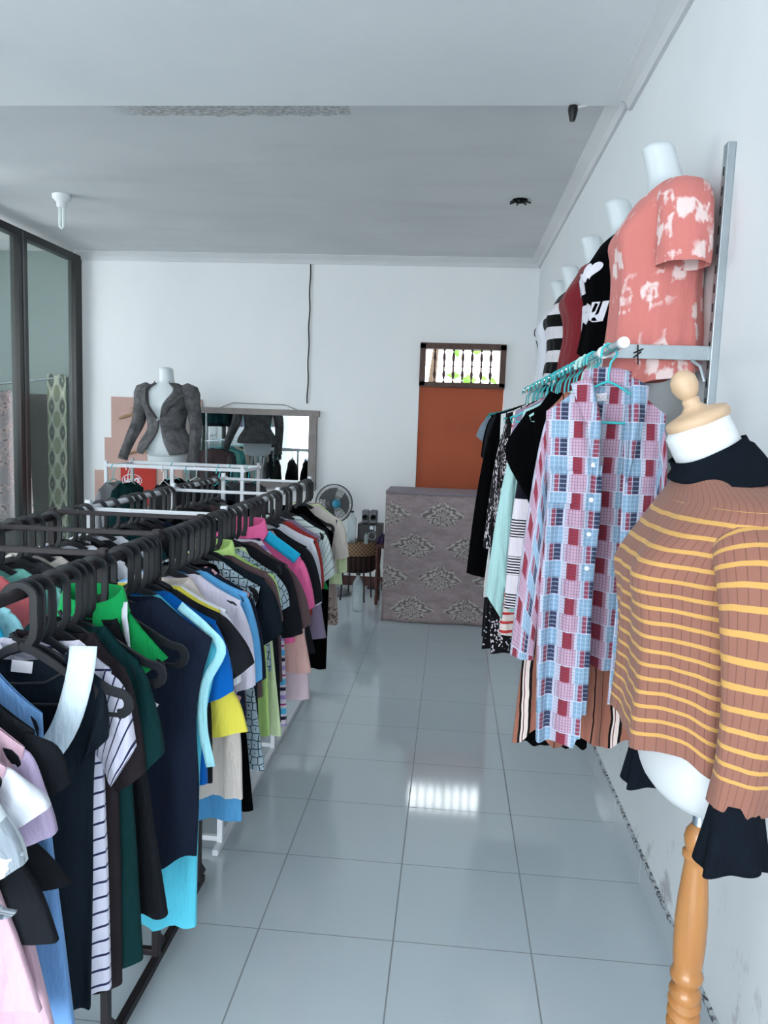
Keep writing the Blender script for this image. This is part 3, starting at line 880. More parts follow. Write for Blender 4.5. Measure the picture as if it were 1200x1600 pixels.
# ------------------------------------------------------------------ garments on hangers
def body_mb(tip, hem, nw=.075, zn=-.097, nd=.035, nb=.012, pit=None, thick=.02, amp=.010, kf=9, ph=0.0, lx=None, hemfn=None, bulge=None, left_scale=1.0, cx=0.0, gapf=None, slit=0.0, n=18, Mseg=56):
    """tip=(dx,dz) shoulder point, hem=(dx,dz); symmetric about the hook unless left_scale differs"""
    hw, zt = tip; hx, hz = hem
    pit = pit or (hw*.88, zt-.17)
    prof = [(-hz, hx), (-(hz*.5+pit[1]*.5), (hx+pit[0])/2 if bulge is None else bulge), (-pit[1], pit[0]), (-zt, hw)][::-1]

    def width(z):
        return cub(prof, -z)[0]

    def zs(x):
        ax = abs(x)
        if ax >= nw: return lerp(zn, zt, min(1, (ax-nw)/max(hw-nw, .01))) - .006*sin(pi*min(1, (ax-nw)/max(hw-nw, .01)))
        return zn

    def pt(u, v):
        phi = 2*pi*u
        cu = cos(phi); front = sin(phi) > 0; sn = abs(sin(phi))
        vv = v**1.15
        L = lerp(zt, hz, vv)
        w_ = width(L)
        sx = 1.0 if cu > 0 else left_scale
        x0 = hw*cu
        x = lerp(w_, w_, 0)*cu*sx
        top = zs(x0)
        if abs(x0) < nw: top -= (nd if front else nb)*sqrt(max(0, 1-(x0/nw)**2))
        d = top-zt; R = max(.13, 1.35*abs(d) if d < 0 else .13)
        s_ = min(1.0, (zt-L)/R)
        z = L + d*(1-s_)
        vb = min(1, (zt-L)/.15)
        T = lerp(.004, thick, vb)*sn**.55
        if abs(x0) < nw: T = max(T, lerp(.022, thick, vb)*sqrt(max(0, 1-(x0/nw)**2)))
        A = amp*min(1, v*1.6)**1.2
        yf = A*sin(kf*cu+ph) + A*.5*sin(kf*1.9*cu-ph*1.7+2.5*v)
        y = (-T if front else T)+yf*(1.0 if front else .8)
        if hemfn: z += hemfn(cu, front)*v**3
        z += .004*sin(kf*cu*1.3+ph)*v
        return (x+cx, y, z)
    mb = MB()
    mb.grid(lambda u, v: pt(u, v), Mseg, n, True, lambda u, v: (pt(u, v)[0]+(0 if sin(2*pi*u) > 0 else .37), pt(u, v)[2]))
    if gapf:
        keep = []
        for i, f_ in enumerate(mb.f):
            u = ((i % Mseg)+.5)/Mseg
            if sin(2*pi*u) > 0 and gapf[0] < cos(2*pi*u) < gapf[1]: continue
            keep.append(f_)
        mb.f = keep
    return mb, pt


def sleeve_mb(sd, tip, pit, outer, inner, thk=.024, amp=.004, ph=0, cap=.02, rows=10):
    tip = Vector((tip[0], tip[1])); pit = Vector(pit); outer = Vector(outer); inner = Vector(inner)
    ctrl = Vector((lerp(tip.x, outer.x, .45)+cap, lerp(tip.y, outer.y, .12)))
    seg = 20

    def fn(u, v):
        a = (1-v)**2*tip + 2*v*(1-v)*ctrl + v*v*outer; b = pit.lerp(inner, v)
        c = (a+b)/2; h = (a-b)/2; al = 2*pi*u
        p_ = c + h*cos(al)
        t = lerp(.008, thk, min(1, v*2.2))
        y = -t*sin(al)*(1+.0) + amp*sin(5*al+ph+3*v)*v + amp*1.5*sin(7*v+ph)
        return (sd*p_.x, y, p_.y)
    L = (outer-tip).length
    mb = MB(); mb.grid(fn, seg, rows, True, lambda u, v: ((.5-.5*cos(2*pi*u))*.14 + (0 if u < .5 else .2), -v*L))
    return mb


COUNT = {}


def garment(name, cat, label, loc, rz, mat, tip=(.19, -.15), hem=(.19, -.65), sleeve=None, group=None, collar=None, trim=None,
            lab=False, smat=None, hook='black', gz=0.0, hlabel=None, hgroup=None, hem_trim=None, both=True, neck=None, drop=0.0, sthk=.024, **kw):
    mat = FAB[mat] if isinstance(mat, str) else mat
    smat = FAB[smat] if isinstance(smat, str) else (smat or mat)
    neck = neck or {}
    g_ = thing(name, label, cat, (loc[0], loc[1], loc[2]+gz), rz, group)
    kw.setdefault('ph', random.uniform(0, 6)); kw.setdefault('kf', random.uniform(6, 10))
    mb, pt = body_mb(tip, hem, **neck, **kw)
    mb.build('body', mat, g_, True, 180)
    pit = kw.get('pit') or (tip[0]*.88, tip[1]-.17)
    if sleeve:
        for sd in ((1, -1) if both else (1,)):
            sleeve_mb(sd, (tip[0]-.012, tip[1]+.0), (pit[0]-.02, pit[1]), sleeve[0], sleeve[1], sthk, ph=kw['ph']).build('sleeve', smat, g_, True, 180)
    nw = neck.get('nw', .075); nd = neck.get('nd', .035); zn = neck.get('zn', -.097)
    if collar:   # shirt collar: stand and fall around the neck opening
        cmat = FAB[collar] if isinstance(collar, str) else collar
        c = MB()

        def cf(u, v):
            a = -.42*pi + u*1.84*pi  # around the neck, open at the front
            a = pi/2 + (u-.5)*1.86*pi
            r = nw*(1.05+.22*v); zz = zn+.004+.026*sin(pi*min(1, .5+v*.6))-.028*v
            fr = max(0, -sin(a))
            return (r*cos(a), .028*sin(a)*(1+.4*v) - (.006*v if sin(a) < 0 else -.006*v), zz-nd*fr*.9-.012*v*fr)
        c.grid(cf, 36, 5); c.build('collar', cmat, g_, True, 180, solid=.003)
    if trim:     # wide neckline binding following the body
        tw, tmat = trim; t_ = MB()

        def tf(u, v):
            x = lerp(-nw, nw, u); top = zn - nd*sqrt(max(0, 1-(x/nw)**2)) ; ang = lerp(pi, 2*pi, u)
            zz = zn+(nd+tw*v)*sin(ang)+.006
            return ((nw+tw*v)*cos(ang), -.009-.026*min(1, max(0, (zn-zz)/.08))-.004*v-.002*sin(60*ang)*v, zz)
        t_.grid(tf, 30, 4); t_.build('neck_trim', FAB[tmat] if isinstance(tmat, str) else tmat, g_, True, 180, solid=.003)
    if lab:
        MB().box((.0, .010, zn-.038), (.036, .002, .022), Matrix.Rotation(.12, 3, 'Y')).build('neck_label', M['tag'], g_, False)
    if hem_trim:
        h0 = hem_trim[0]; t_ = MB()
        t_.grid(lambda u, v: tuple(a*b for a, b in zip(pt(u, 1-h0*(1-v)), (1.012, 1.12, 1))), 56, 2, True); t_.build('hem_band', FAB[hem_trim[1]], g_, True, 180)
    if hook:
        ms = dict(black=None, teal=TEAL, mint=MINT, white=WHT)[hook]
        hanger(loc, rz, hlabel or ('%s hanger carrying the %s' % (dict(black='black plastic', teal='thin turquoise', mint='mint plastic', white='white wire')[hook], short(label))),
               hgroup, ms, sx=min(1.0, (tip[0]-.010)/.19), sz=max(.92, min(1.25, -tip[1]/.172)) if not ms else 1.0)
    return g_


def strap(g_, name, pts, w, mat, y=-.03):
    mb = MB(); P = [(i/(len(pts)-1),)+tuple(p_) for i, p_ in enumerate(pts)]

    def f(u, v):
        a = cub(P, u); b = cub(P, min(1, u+.02)); c = cub(P, max(0, u-.02)); dx, dz = b[0]-c[0], b[1]-c[1]; L = sqrt(dx*dx+dz*dz)
        return (a[0]-dz/L*w*(v-.5), y*min(1, .3+u*2), a[1]+dx/L*w*(v-.5))
    mb.grid(f, 24, 3); return mb.build(name, FAB[mat], g_, True, 180, solid=.003)


def short(label):
    w_ = label.split()
    return ' '.join(w_[:11])


# --- left front rail: x=-0.75, z=1.18
AX, AZ = -.75, 1.18
GA, HA = 'clothes on the front left rail', 'black hangers on the front left rail'


def A(name, cat, label, y, mat, **kw):
    kw['tip'] = (kw['tip'][0], kw['tip'][1]-.018)
    rz = radians(kw.pop('rot', random.uniform(-5, 5))); dx = kw.pop('dx', 0)
    return garment(name, cat, label, (AX+dx, y, AZ), rz, mat, group=GA, hgroup=HA, **kw)


SL = lambda ox, oz, ix, iz: ((ox, oz), (ix, iz))
A('tie_front_top', 'top', 'white and grey knotted crop top nearest the camera at lower left', .98, 'knotgrey', dx=-.10, tip=(.21, -.20), hem=(.255, -.40), rot=4, bulge=.23, sleeve=SL(.262, -.33, .20, -.36), amp=.014)
A('tee_shirt', 'shirt', 'pale pink tee with long loose hem at the lower left corner', 1.03, 'pink', dx=-.09, tip=(.20, -.19), hem=(.245, -.60), rot=4, sleeve=SL(.262, -.27, .18, -.32), smat='white')
A('tank_shirt', 'top', 'black long top showing between the pale pink tee and lilac blouse', 1.055, 'black', dx=-.09, tip=(.17, -.20), hem=(.262, -.50), rot=4, pit=(.19, -.34), bulge=.235)
A('blouse', 'shirt', 'lilac pink long blouse behind the pale pink tee', 1.08, 'pink', dx=-.08, tip=(.19, -.18), hem=(.235, -.70), rot=4, sleeve=SL(.235, -.34, .16, -.36), smat='lilac')
A('flared_tee', 'shirt', 'black tee with flared sleeve before the blue dress', 1.12, 'black', dx=-.08, tip=(.185, -.17), hem=(.24, -.45), rot=4, sleeve=SL(.245, -.27, .16, -.32))
A('dress', 'dress', 'plain denim blue long dress at lower left', 1.18, 'denimblue', dx=-.08, tip=(.165, -.165), hem=(.225, -.90), rot=4, pit=(.17, -.34))
A('collared_dress', 'dress', 'black dress with a wide white ruffled collar', 1.27, 'blueblack', tip=(.142, -.14), hem=(.115, -.80), rot=12, neck=dict(nw=.088, nd=.19, nb=.03), trim=(.048, 'collarwhite'), lab=True, sleeve=SL(.15, -.27, .11, -.30))
A('striped_tee_dress', 'dress', 'white long tee with thin navy stripes and diagonal sleeve', 1.335, 'navystripe', tip=(.135, -.135), hem=(.13, -.80), rot=5, sleeve=SL(.182, -.30, .135, -.38), hem_trim=None)
A('tunic', 'dress', 'dark brown black long tunic behind the navy striped tee', 1.39, 'darkbrown', tip=(.14, -.15), hem=(.125, -.84), rot=4, sleeve=SL(.175, -.38, .12, -.42))
A('long_tee', 'dress', 'dark bottle green long tee', 1.44, 'darkgreen', tip=(.145, -.15), hem=(.15, -.82), rot=3, sleeve=SL(.195, -.36, .135, -.42))
A('strappy_dress', 'dress', 'black long dress with small silver print and white strap', 1.50, 'black', tip=(.12, -.18), hem=(.19, -.74), rot=0, pit=(.13, -.34))
A('polo_shirt', 'shirt', 'bright green polo shirt with a white shoulder stripe', 1.555, 'kelly', tip=(.165, -.175), hem=(.10, -.40), pit=(.11, -.24), bulge=.10, rot=0, collar='kelly', lab=True, neck=dict(nw=.06, zn=-.075))
A('sleeveless_dress', 'dress', 'long black navy sleeveless dress with ragged hem', 1.69, 'navy', tip=(.222, -.165), hem=(.185, -.79), rot=-2, pit=(.185, -.35), bulge=.19, neck=dict(nw=.085, zn=-.088, nd=.02), hemfn=lambda u, f_: .06*(1 if u > .5 else 0)+.015*sin(9*u))
ck = A('tank_dress', 'dress', 'cyan tank dress with pale wide binding reaching lowest', 1.73, 'cyan', tip=(.225, -.20), hem=(.172, -.93), rot=0, pit=(.185, -.44), bulge=.175)
strap(ck, 'armhole_binding', [(.13, -.12), (.20, -.17), (.238, -.215), (.20, -.30), (.195, -.40), (.215, -.50)], .022, 'cyanpale')
A('tee_shirt', 'shirt', 'royal blue tee beside the cyan dress', 1.78, 'royal', tip=(.20, -.15), hem=(.185, -.58), rot=0, sleeve=SL(.245, -.34, .165, -.38))
A('tee_shirt', 'shirt', 'black tee with wide sleeve above the yellow skirt', 1.815, 'black2', tip=(.20, -.14), hem=(.18, -.60), rot=0, sleeve=SL(.285, -.28, .225, -.33))
A('tee_shirt', 'shirt', 'white tee tucked between black and yellow tops', 1.86, 'white', tip=(.20, -.14), hem=(.22, -.46), rot=0, sleeve=SL(.245, -.34, .17, -.38))
A('folded_skirt', 'skirt', 'bright yellow skirt with a folded band', 1.845, 'yellow', tip=(.19, -.14), hem=(.265, -.50), rot=0, pit=(.185, -.31), bulge=.24, hemfn=lambda u, f_: .03*u)
A('trousers', 'trousers', 'cream white gathered trousers below the yellow skirt', 1.95, 'cream', tip=(.17, -.2), hem=(.23, -.70), rot=0, pit=(.19, -.35), bulge=.22, amp=.018, kf=12)
A('tee_shirt', 'shirt', 'pale lavender tee behind the yellow skirt', 2.0, 'lavender', tip=(.20, -.15), hem=(.20, -.50), rot=0, sleeve=SL(.245, -.40, .185, -.42))
A('shirt_dress', 'dress', 'light blue shirt dress with a thin lime sleeve edge', 2.05, 'midblue', tip=(.205, -.14), hem=(.20, -.82), rot=0, sleeve=SL(.25, -.40, .18, -.44), pit=(.17, -.3))
A('printed_tee', 'shirt', 'navy tee with pink floral print and white script', 2.11, 'navyfloral', tip=(.20, -.155), hem=(.19, -.55), rot=0, sleeve=SL(.245, -.42, .18, -.45), smat='navy')
A('legging', 'trousers', 'black legging hanging lowest behind the hexagon print dress', 2.16, 'velvet', tip=(.15, -.2), hem=(.20, -.85), rot=0, pit=(.15, -.35))
A('printed_dress', 'dress', 'grey blue dress printed with small hexagon flowers', 2.21, 'hexagon', tip=(.20, -.155), hem=(.225, -.74), rot=0, pit=(.17, -.34), bulge=.195)
A('ruffle_blouse', 'shirt', 'black blouse with gathered puff sleeve', 2.26, 'blueblack', tip=(.20, -.14), hem=(.19, -.62), rot=0, sleeve=SL(.262, -.32, .18, -.38), sthk=.036)
A('tee_shirt', 'shirt', 'brown tee peeping out behind the puff sleeve blouse', 2.31, 'brown', tip=(.20, -.13), hem=(.19, -.55), rot=0, sleeve=SL(.25, -.30, .18, -.36))
A('long_blouse', 'dress', 'lime green long blouse with loose sleeve', 2.38, 'lime', tip=(.205, -.155), hem=(.20, -.74), rot=0, neck=dict(nw=.06), sleeve=SL(.225, -.30, .17, -.36), collar='lime', hemfn=lambda u, f_: .04*u)
A('lace_tee', 'shirt', 'white lace trimmed tee behind the lime blouse', 2.43, 'hexagon', tip=(.20, -.16), hem=(.19, -.5), rot=0, sleeve=SL(.245, -.28, .19, -.31))
A('long_tee', 'dress', 'long plain black tee beside the lime green blouse', 2.53, 'black', tip=(.205, -.145), hem=(.20, -.72), rot=0, sleeve=SL(.27, -.40, .20, -.42))
A('tee_shirt', 'shirt', 'dark brown tee sleeve below the black tee', 2.60, 'brown', tip=(.20, -.16), hem=(.19, -.60), rot=0, sleeve=SL(.29, -.38, .20, -.43))
A('trousers', 'trousers', 'pale lime white trousers lowest beside black tee', 2.48, 'limepale', tip=(.15, -.2), hem=(.218, -.74), rot=0, pit=(.17, -.35))
A('polo_shirt', 'shirt', 'hot pink polo shirt with turquoise yoke', 2.76, 'hotpink', tip=(.215, -.16), hem=(.20, -.50), rot=0, neck=dict(nw=.07, zn=-.07), collar='hotpink', sleeve=SL(.27, -.36, .20, -.40))
A('skirt', 'skirt', 'plain peach skirt below the brown sleeve', 2.82, 'peach', tip=(.18, -.2), hem=(.255, -.63), rot=0, pit=(.2, -.35))
A('skirt', 'skirt', 'pale pink skirt with rounded hem below the peach one', 2.88, 'palepink', tip=(.18, -.2), hem=(.24, -.76), rot=0, pit=(.2, -.35))
A('striped_dress', 'dress', 'white dress with blue and magenta stripes at its hem', 2.68, 'multistripe', tip=(.18, -.2), hem=(.19, -.79), rot=0, pit=(.17, -.35))
A('tee_shirt', 'shirt', 'black tee behind the hot pink polo shirt', 2.95, 'black2', tip=(.20, -.15), hem=(.245, -.60), rot=0, sleeve=SL(.27, -.38, .2, -.42))
A('tee_shirt', 'shirt', 'white tee with grey print behind the pink polo', 3.08, 'white', tip=(.205, -.14), hem=(.20, -.5), rot=0, neck=dict(nw=.07), sleeve=SL(.245, -.42, .18, -.45))
A('tee_shirt', 'shirt', 'dark red tee between white tops', 3.18, 'red', tip=(.20, -.15), hem=(.19, -.5), rot=0, sleeve=SL(.235, -.38, .17, -.42))
A('cardigan', 'cardigan', 'mauve cardigan hanging low beside the black velvet dress', 3.25, 'mauve', tip=(.20, -.15), hem=(.24, -.62), rot=0, pit=(.19, -.34))
A('striped_tee', 'shirt', 'white green tee with fine lines and bright green edge', 3.38, 'greenline', tip=(.20, -.15), hem=(.22, -.43), rot=0, sleeve=SL(.25, -.36, .17, -.42), hem_trim=(.12, 'kelly'))
A('tee_shirt', 'shirt', 'black tee before the long velvet dress', 3.46, 'black', tip=(.20, -.15), hem=(.18, -.5), rot=0, sleeve=SL(.215, -.31, .16, -.36))
A('velvet_dress', 'dress', 'long black velvet sleeveless dress near the far end', 3.62, 'velvet', tip=(.205, -.19), hem=(.185, -.88), rot=0, pit=(.19, -.36), neck=dict(nw=.06, zn=-.075))
A('tee_shirt', 'shirt', 'cream pink tee last but one on the rail', 3.86, 'cream', tip=(.20, -.15), hem=(.19, -.45), rot=0, sleeve=SL(.25, -.36, .18, -.38))
A('blouse', 'shirt', 'pale green white blouse at the far rail end', 3.93, 'limepale', tip=(.2, -.17), hem=(.21, -.52), rot=0, pit=(.19, -.34), sleeve=SL(.235, -.45, .18, -.46))
A('floral_skirt', 'skirt', 'beige brown floral skirt hanging at the far rail end', 4.0, 'beigefloral', tip=(.15, -.3), hem=(.185, -.76), rot=0, pit=(.16, -.4), amp=.02, kf=14)
OB = [o for o in D.objects if o.type == 'EMPTY']
for o in OB:
    if o.name == 'polo_shirt': strap(o, 'shoulder_stripe', [(.072, -.075), (.080, -.12), (.085, -.18)], .012, 'white', -.022)
    if o.name == 'strappy_dress': strap(o, 'strap', [(.165, -.27), (.15, -.30), (.118, -.335)], .010, 'white', -.034)
    if o.name == 'polo_shirt.001': strap(o, 'yoke', [(.085, -.10), (.14, -.135), (.205, -.18)], .042, 'turquoise', -.020)

# --- second rail behind: x=-1.22
BX = -1.22
GB, HB = 'clothes on the second left rail', 'black hangers on the second left rail'
second = [(1.62, 'blouse', 'bright cyan blouse at the left picture edge on the second rail', 'turquoise'), (1.70, 'tee_shirt', 'pale blue tee beside the cyan blouse on the second rail', 'cyanpale'),
          (1.86, 'tee_shirt', 'coral pink tee half hidden behind black hangers', 'coral'), (1.95, 'tee_shirt', 'pale green tee on the second rail behind the green polo', 'seafoam'),
          (2.04, 'jacket', 'charcoal jacket behind the coral pink tee', 'darkgrey'), (2.16, 'tee_shirt', 'beige tee on the second rail with a folded collar', 'beige'),
          (2.25, 'tee_shirt', 'black tee before the white blouse on the second rail', 'black'), (2.36, 'blouse', 'white blouse on the second rail under the iron crossbar', 'white'),
          (2.47, 'tee_shirt', 'black tee right behind the white blouse', 'black2'), (2.58, 'tee_shirt', 'white tee with black shoulders on the second rail', 'white'),
          (2.68, 'tunic', 'dark green tunic on the second rail past the crossbar', 'darkgreen'), (2.80, 'tee_shirt', 'black tee by the first white post on the second rail', 'black'),
          (2.92, 'tunic', 'dark brown tunic mid second rail', 'darkbrown'), (3.02, 'tee_shirt', 'navy tee mid second rail', 'navy'), (3.12, 'dress', 'black velvet dress mid second rail', 'velvet'),
          (3.24, 'jacket', 'dark grey jacket mid second rail', 'darkgrey'), (3.36, 'tee_shirt', 'blue black tee in the far half of the second rail', 'blueblack'),
          (3.50, 'dress', 'black dress in the far half of the second rail', 'black2'), (3.62, 'tunic', 'brown tunic near the far end of the second rail', 'brown'),
          (3.78, 'jacket', 'grey jacket second to last on the second rail', 'grey'), (3.90, 'dress', 'black dress last on the second rail', 'velvet')]
for y, nm, lb, mt in second:
    garment(nm, 'shirt' if nm in ('tee_shirt', 'blouse') else nm, lb, (BX, y, AZ), radians(random.uniform(-9, 9)), mt, tip=(.19, -.15), hem=(.19, -random.uniform(.55, .8)),
            sleeve=SL(random.uniform(.22, .26), -.34, .17, -.38), group=GB, hgroup=HB)
# empty hangers squeezed between the clothes
for y, nb_ in ((1.30, 'navy striped tee'), (1.47, 'strappy black dress'), (1.60, 'green polo'), (3.70, 'velvet dress')):
    hanger((AX, y, AZ), radians(random.uniform(-3, 3)), 'empty black plastic hanger with rounded ends just by the %s' % nb_, 'empty black hangers on the front left rail', notch=True)
for y, nb_ in ((1.77, 'pale blue tee'), (2.10, 'charcoal jacket'), (2.41, 'white blouse'), (2.86, 'brown tunic'), (3.18, 'dark grey jacket'), (3.42, 'blue black tee'), (3.70, 'brown far tunic')):
    hanger((BX, y, AZ), radians(random.uniform(-12, 12)), 'empty black plastic hanger on the second rail by the %s' % nb_, 'empty black hangers on the second left rail')


# ------------------------------------------------------------------ left racks
def rack(name, label, y0, y1, mat, r, posts, xa=AX, xb=BX, base=True, ear=None, low=True, grp='clothes racks joined in a row'):
    t = thing(name, label, 'rack', ((xa+xb)/2, y0, 0), 0, grp)
    ox, oy = (xa+xb)/2, y0
    ear = mat is M['iron'] if ear is None else ear
    for x, nm in ((xa, 'rail'), (xb, 'rail')):
        MB().tube([(x-ox, y0-.0-oy, AZ), (x-ox, y1-oy, AZ)], r, 14).build(nm, M['chrome'] if mat is M['whitemetal'] and False else mat, t)
    for y in posts:
        for x in (xa, xb):
            MB().box((x-ox, y-oy, (AZ+.03)/2), (.02, .02, AZ+.03)).build('post', mat, t, False, bevel=.002)
        MB().box((0, y-oy, AZ+(.018 if ear else 0)), (abs(xb-xa), .013, .013)).build('crossbar', mat, t, False, bevel=.002)
        if low: MB().box((0, y-oy, .035), (abs(xb-xa), .018, .018)).build('lower_crossbar', mat, t, False, bevel=.002)
    for x in (xa, xb):
        MB().box((x-ox, (y0+y1)/2-oy, .012), (.022, y1-y0, .022)).build('base_bar', mat, t, False, bevel=.002)
        for y in posts:
            MB().add([(x-ox-.004, y-oy-.0, .02), (x-ox-.004, y-oy+.07, .02), (x-ox-.004, y-oy, .10), (x-ox+.004, y-oy-.0, .02), (x-ox+.004, y-oy+.07, .02), (x-ox+.004, y-oy, .10)],
                     [(0, 1, 2), (5, 4, 3), (0, 3, 4, 1), (1, 4, 5, 2), (2, 5, 3, 0)]).build('gusset', mat, t, False)
    return t


rack('iron_rack', 'dark iron double clothes rack nearest the camera', .55, 1.63, M['iron'], .0115, (.60, 1.60))
rack('iron_rack', 'second dark iron double clothes rack with short span behind the first', 1.65, 2.30, M['iron'], .0115, (1.91, 2.26))
rack('steel_rack', 'white painted steel double clothes rack after the dark ones', 2.44, 3.34, M['whitemetal'], .0115, (2.50, 3.30))
rack('steel_rack', 'white painted steel double clothes rack at the far end of the row', 3.36, 4.10, M['whitemetal'], .0115, (4.05,))

# white square-tube rack across the back
wr = thing('box_rack', 'white square-tube frame rack standing across before the mirror', 'rack', (-1.82, 4.9, 0))
for x in (-.45, .47):
    for y in (0, .42):
        MB().box((x, y, .60), (.022, .022, 1.20)).build('post', M['whitemetal'] if y == 0 else M['rustwhite'], wr, False, bevel=.002)
MB().box((.0, 0, .60), (.022, .022, 1.14)).build('post', M['whitemetal'], wr, False)
for y in (0, .42):
    MB().box((.01, y, 1.17), (.96, .02, .022)).build('top_bar', M['whitemetal'], wr, False, bevel=.002)
for x in (-.45, .47): MB().box((x, .21, 1.165), (.018, .44, .018)).build('side_bar', M['whitemetal'], wr, False, bevel=.002)
MB().box((.01, 0, .12), (.9, .018, .018)).build('lower_bar', M['whitemetal'], wr, False)
GC = 'dark clothes on the white frame rack'
for i, (dx, mt, y, hkind, lb) in enumerate(((-.40, 'greylight', 4.9, 'teal', 'small light grey top at the left end of the white frame rack'), (-.30, 'darkgreen', 4.9, 'white', 'dark green jacket second on the white frame rack'),
                                           (-.15, 'velvet', 5.32, 'teal', 'black hooded top hanging behind the left middle of the frame rack'), (-.06, 'darkgrey', 4.9, 'white', 'dark grey jacket in the middle of the frame rack'),
                                           (.10, 'black2', 4.9, 'teal', 'black top right of the middle post on the frame rack'), (.19, 'velvet', 5.32, 'teal', 'black velvet top on the back bar of the frame rack'),
                                           (.27, 'grey', 5.32, 'teal', 'grey top on the back bar near the mirror'), (.31, 'blueblack', 4.9, 'teal', 'blue black jacket near the right post of the frame rack'),
                                           (.40, 'darkgrey', 5.32, 'teal', 'charcoal jacket at the right end of the frame rack'), (.02, 'black', 5.32, 'white', 'black jacket behind the middle post of the frame rack'))):
    garment('jacket' if 'jacket' in lb else 'top', 'jacket' if 'jacket' in lb else 'top', lb, (-1.82+dx, y, 1.165), radians(68+random.uniform(-18, 18)), mt, tip=(.17, -.15), hem=(.18, -.68), sleeve=SL(.21, -.5, .14, -.52), thick=.035, group=GC, hook=hkind)
# black hangers with grey garments between the rails and the frame rack
for i, (x, y, mt) in enumerate(((-1.02, 4.25, 'darkgrey'), (-1.0, 4.42, 'black'), (-1.05, 4.55, 'darkbrown'))): pass


# ------------------------------------------------------------------ bust forms
BUST = [(0.00, .0, .085, .05, .045), (.012, .0, .125, .085, .075), (.05, .0, .15, .105, .095), (.11, .0, .155, .105, .095), (.21, .005, .122, .085, .075), (.29, .008, .128, .095, .08),
        (.36, .012, .142, .122, .083), (.41, .010, .155, .115, .085), (.46, .005, .172, .095, .078), (.495, .002, .160, .078, .068), (.515, .004, .115, .068, .060), (.530, .008, .078, .058, .055),
        (.545, .014, .057, .052, .050), (.58, .026, .050, .048, .047), (.63, .044, .048, .047, .046)]


def bust_pt(th, h, off=0.0, sc=(1, 1, 1), lean=1.0, drape=0.0):
    cx, w_, df, db = cub(BUST, h)
    if drape and h < .37:
        c2, w2, d2, b2 = cub(BUST, .37); k_ = drape*min(1, (.37-h)/.05)
        w_ = lerp(w_, max(w_, w2+.0), k_); df = lerp(df, max(df, d2), k_); db = lerp(db, max(db, b2+.012), k_); cx = lerp(cx, c2, k_)
    f = cos(th); s_ = sin(th)
    w_ = w_+off; df = df+off; db = db+off
    fwd = (df if f > 0 else db)*(abs(f)**.85)*(1 if f > 0 else -1)
    bump = .022*(math.exp(-((h-.375)/.058)**2) if not (drape and h < .37) else lerp(math.exp(-((h-.375)/.058)**2), 1, drape*.6))*(math.exp(-((th-.55)/.32)**2)+math.exp(-((th+.55)/.32)**2))
    fwd += bump
    tilt = .50*fwd*min(1, max(0, (h-.515)/.06)) if lean > 1.3 else 0
    return Vector((-(cx*lean+fwd)*sc[0], w_*s_*sc[1], h*sc[2]-tilt))


def bust_mesh(mat, hi=.63, cap=True, sc=(1, 1, 1), lean=1.0, n=46, seg=40, stub=False):
    mb = MB(); vs = []
    hs = [hi*(i/n) for i in range(n+1)]
    mb.grid(lambda u, v: tuple(bust_pt(-pi+2*pi*u, hi*v, 0, sc, lean)), seg, n, True)
    o = len(mb.v)
    # rounded top
    topc = bust_pt(0, hi, 0, sc, lean).lerp(bust_pt(pi, hi, 0, sc, lean), .5)
    ring = list(range(n*seg, (n+1)*seg)); pts = [Vector(mb.v[i]) for i in ring]
    for q, dz in ((.93, .008), (.75, .016), (.4, .021)):
        b0 = len(mb.v)
        for p_ in pts:
            c_ = topc+(p_-topc)*q; mb.v.append((c_.x, c_.y, c_.z+dz)); mb.uv.append((0, 0))
        new = list(range(b0, b0+seg))
        for j in range(seg): mb.f.append((ring[j], ring[(j+1) % seg], new[(j+1) % seg], new[j]))
        ring = new
    mb.f.append(tuple(ring)); mb.f.append(tuple(range(seg-1, -1, -1)))
    return mb.mesh('torso', mat, True, 60)


FORM_ME = bust_mesh(M['formplastic'])


def loft_top(h0, hneck, drop, off, mat, name, parent, sc=(1, 1, 1), lean=1.0, flare=.02, ph=0.0, uvscale=1.0, hem_wave=.006, seg=72, n=34, uvz0=.0, gap=None, hemfn=None, bell=0.0, drape=0.0):
    """a shell around the bust between height h0 (hem) and the neckline"""
    mb = MB()

    def fn(u, v):
        th = -pi+2*pi*u
        if gap: th = lerp(-pi, pi, u)
        top = hneck-drop*max(0, cos(th))**1.6
        h = lerp(h0, top, v)
        e = (1-v)
        o_ = off+flare*e**1.2+.006*sin(9*th+ph)*e+.0035*sin(17*th-ph*2+4*v)*e + bell*max(0, (.36-h))*.25*max(0, cos(th))
        hh = max(h, -.05)
        p_ = bust_pt(th, max(hh, .1) if hh < .1 else hh, o_, sc, lean, drape)
        z = hh*sc[2]+hem_wave*sin(5*th+ph)*e**3
        if hemfn: z += hemfn(th)*e**3
        return (p_.x, p_.y, z)
    mb.grid(fn, seg, n, True, lambda u, v: ((-pi+2*pi*u)*.125*uvscale + 1, (lerp(h0, hneck-drop*max(0, cos(-pi+2*pi*u))**1.6, v)-uvz0)*sc[2]))
    return mb.build(name, mat, parent, True, 180), fn


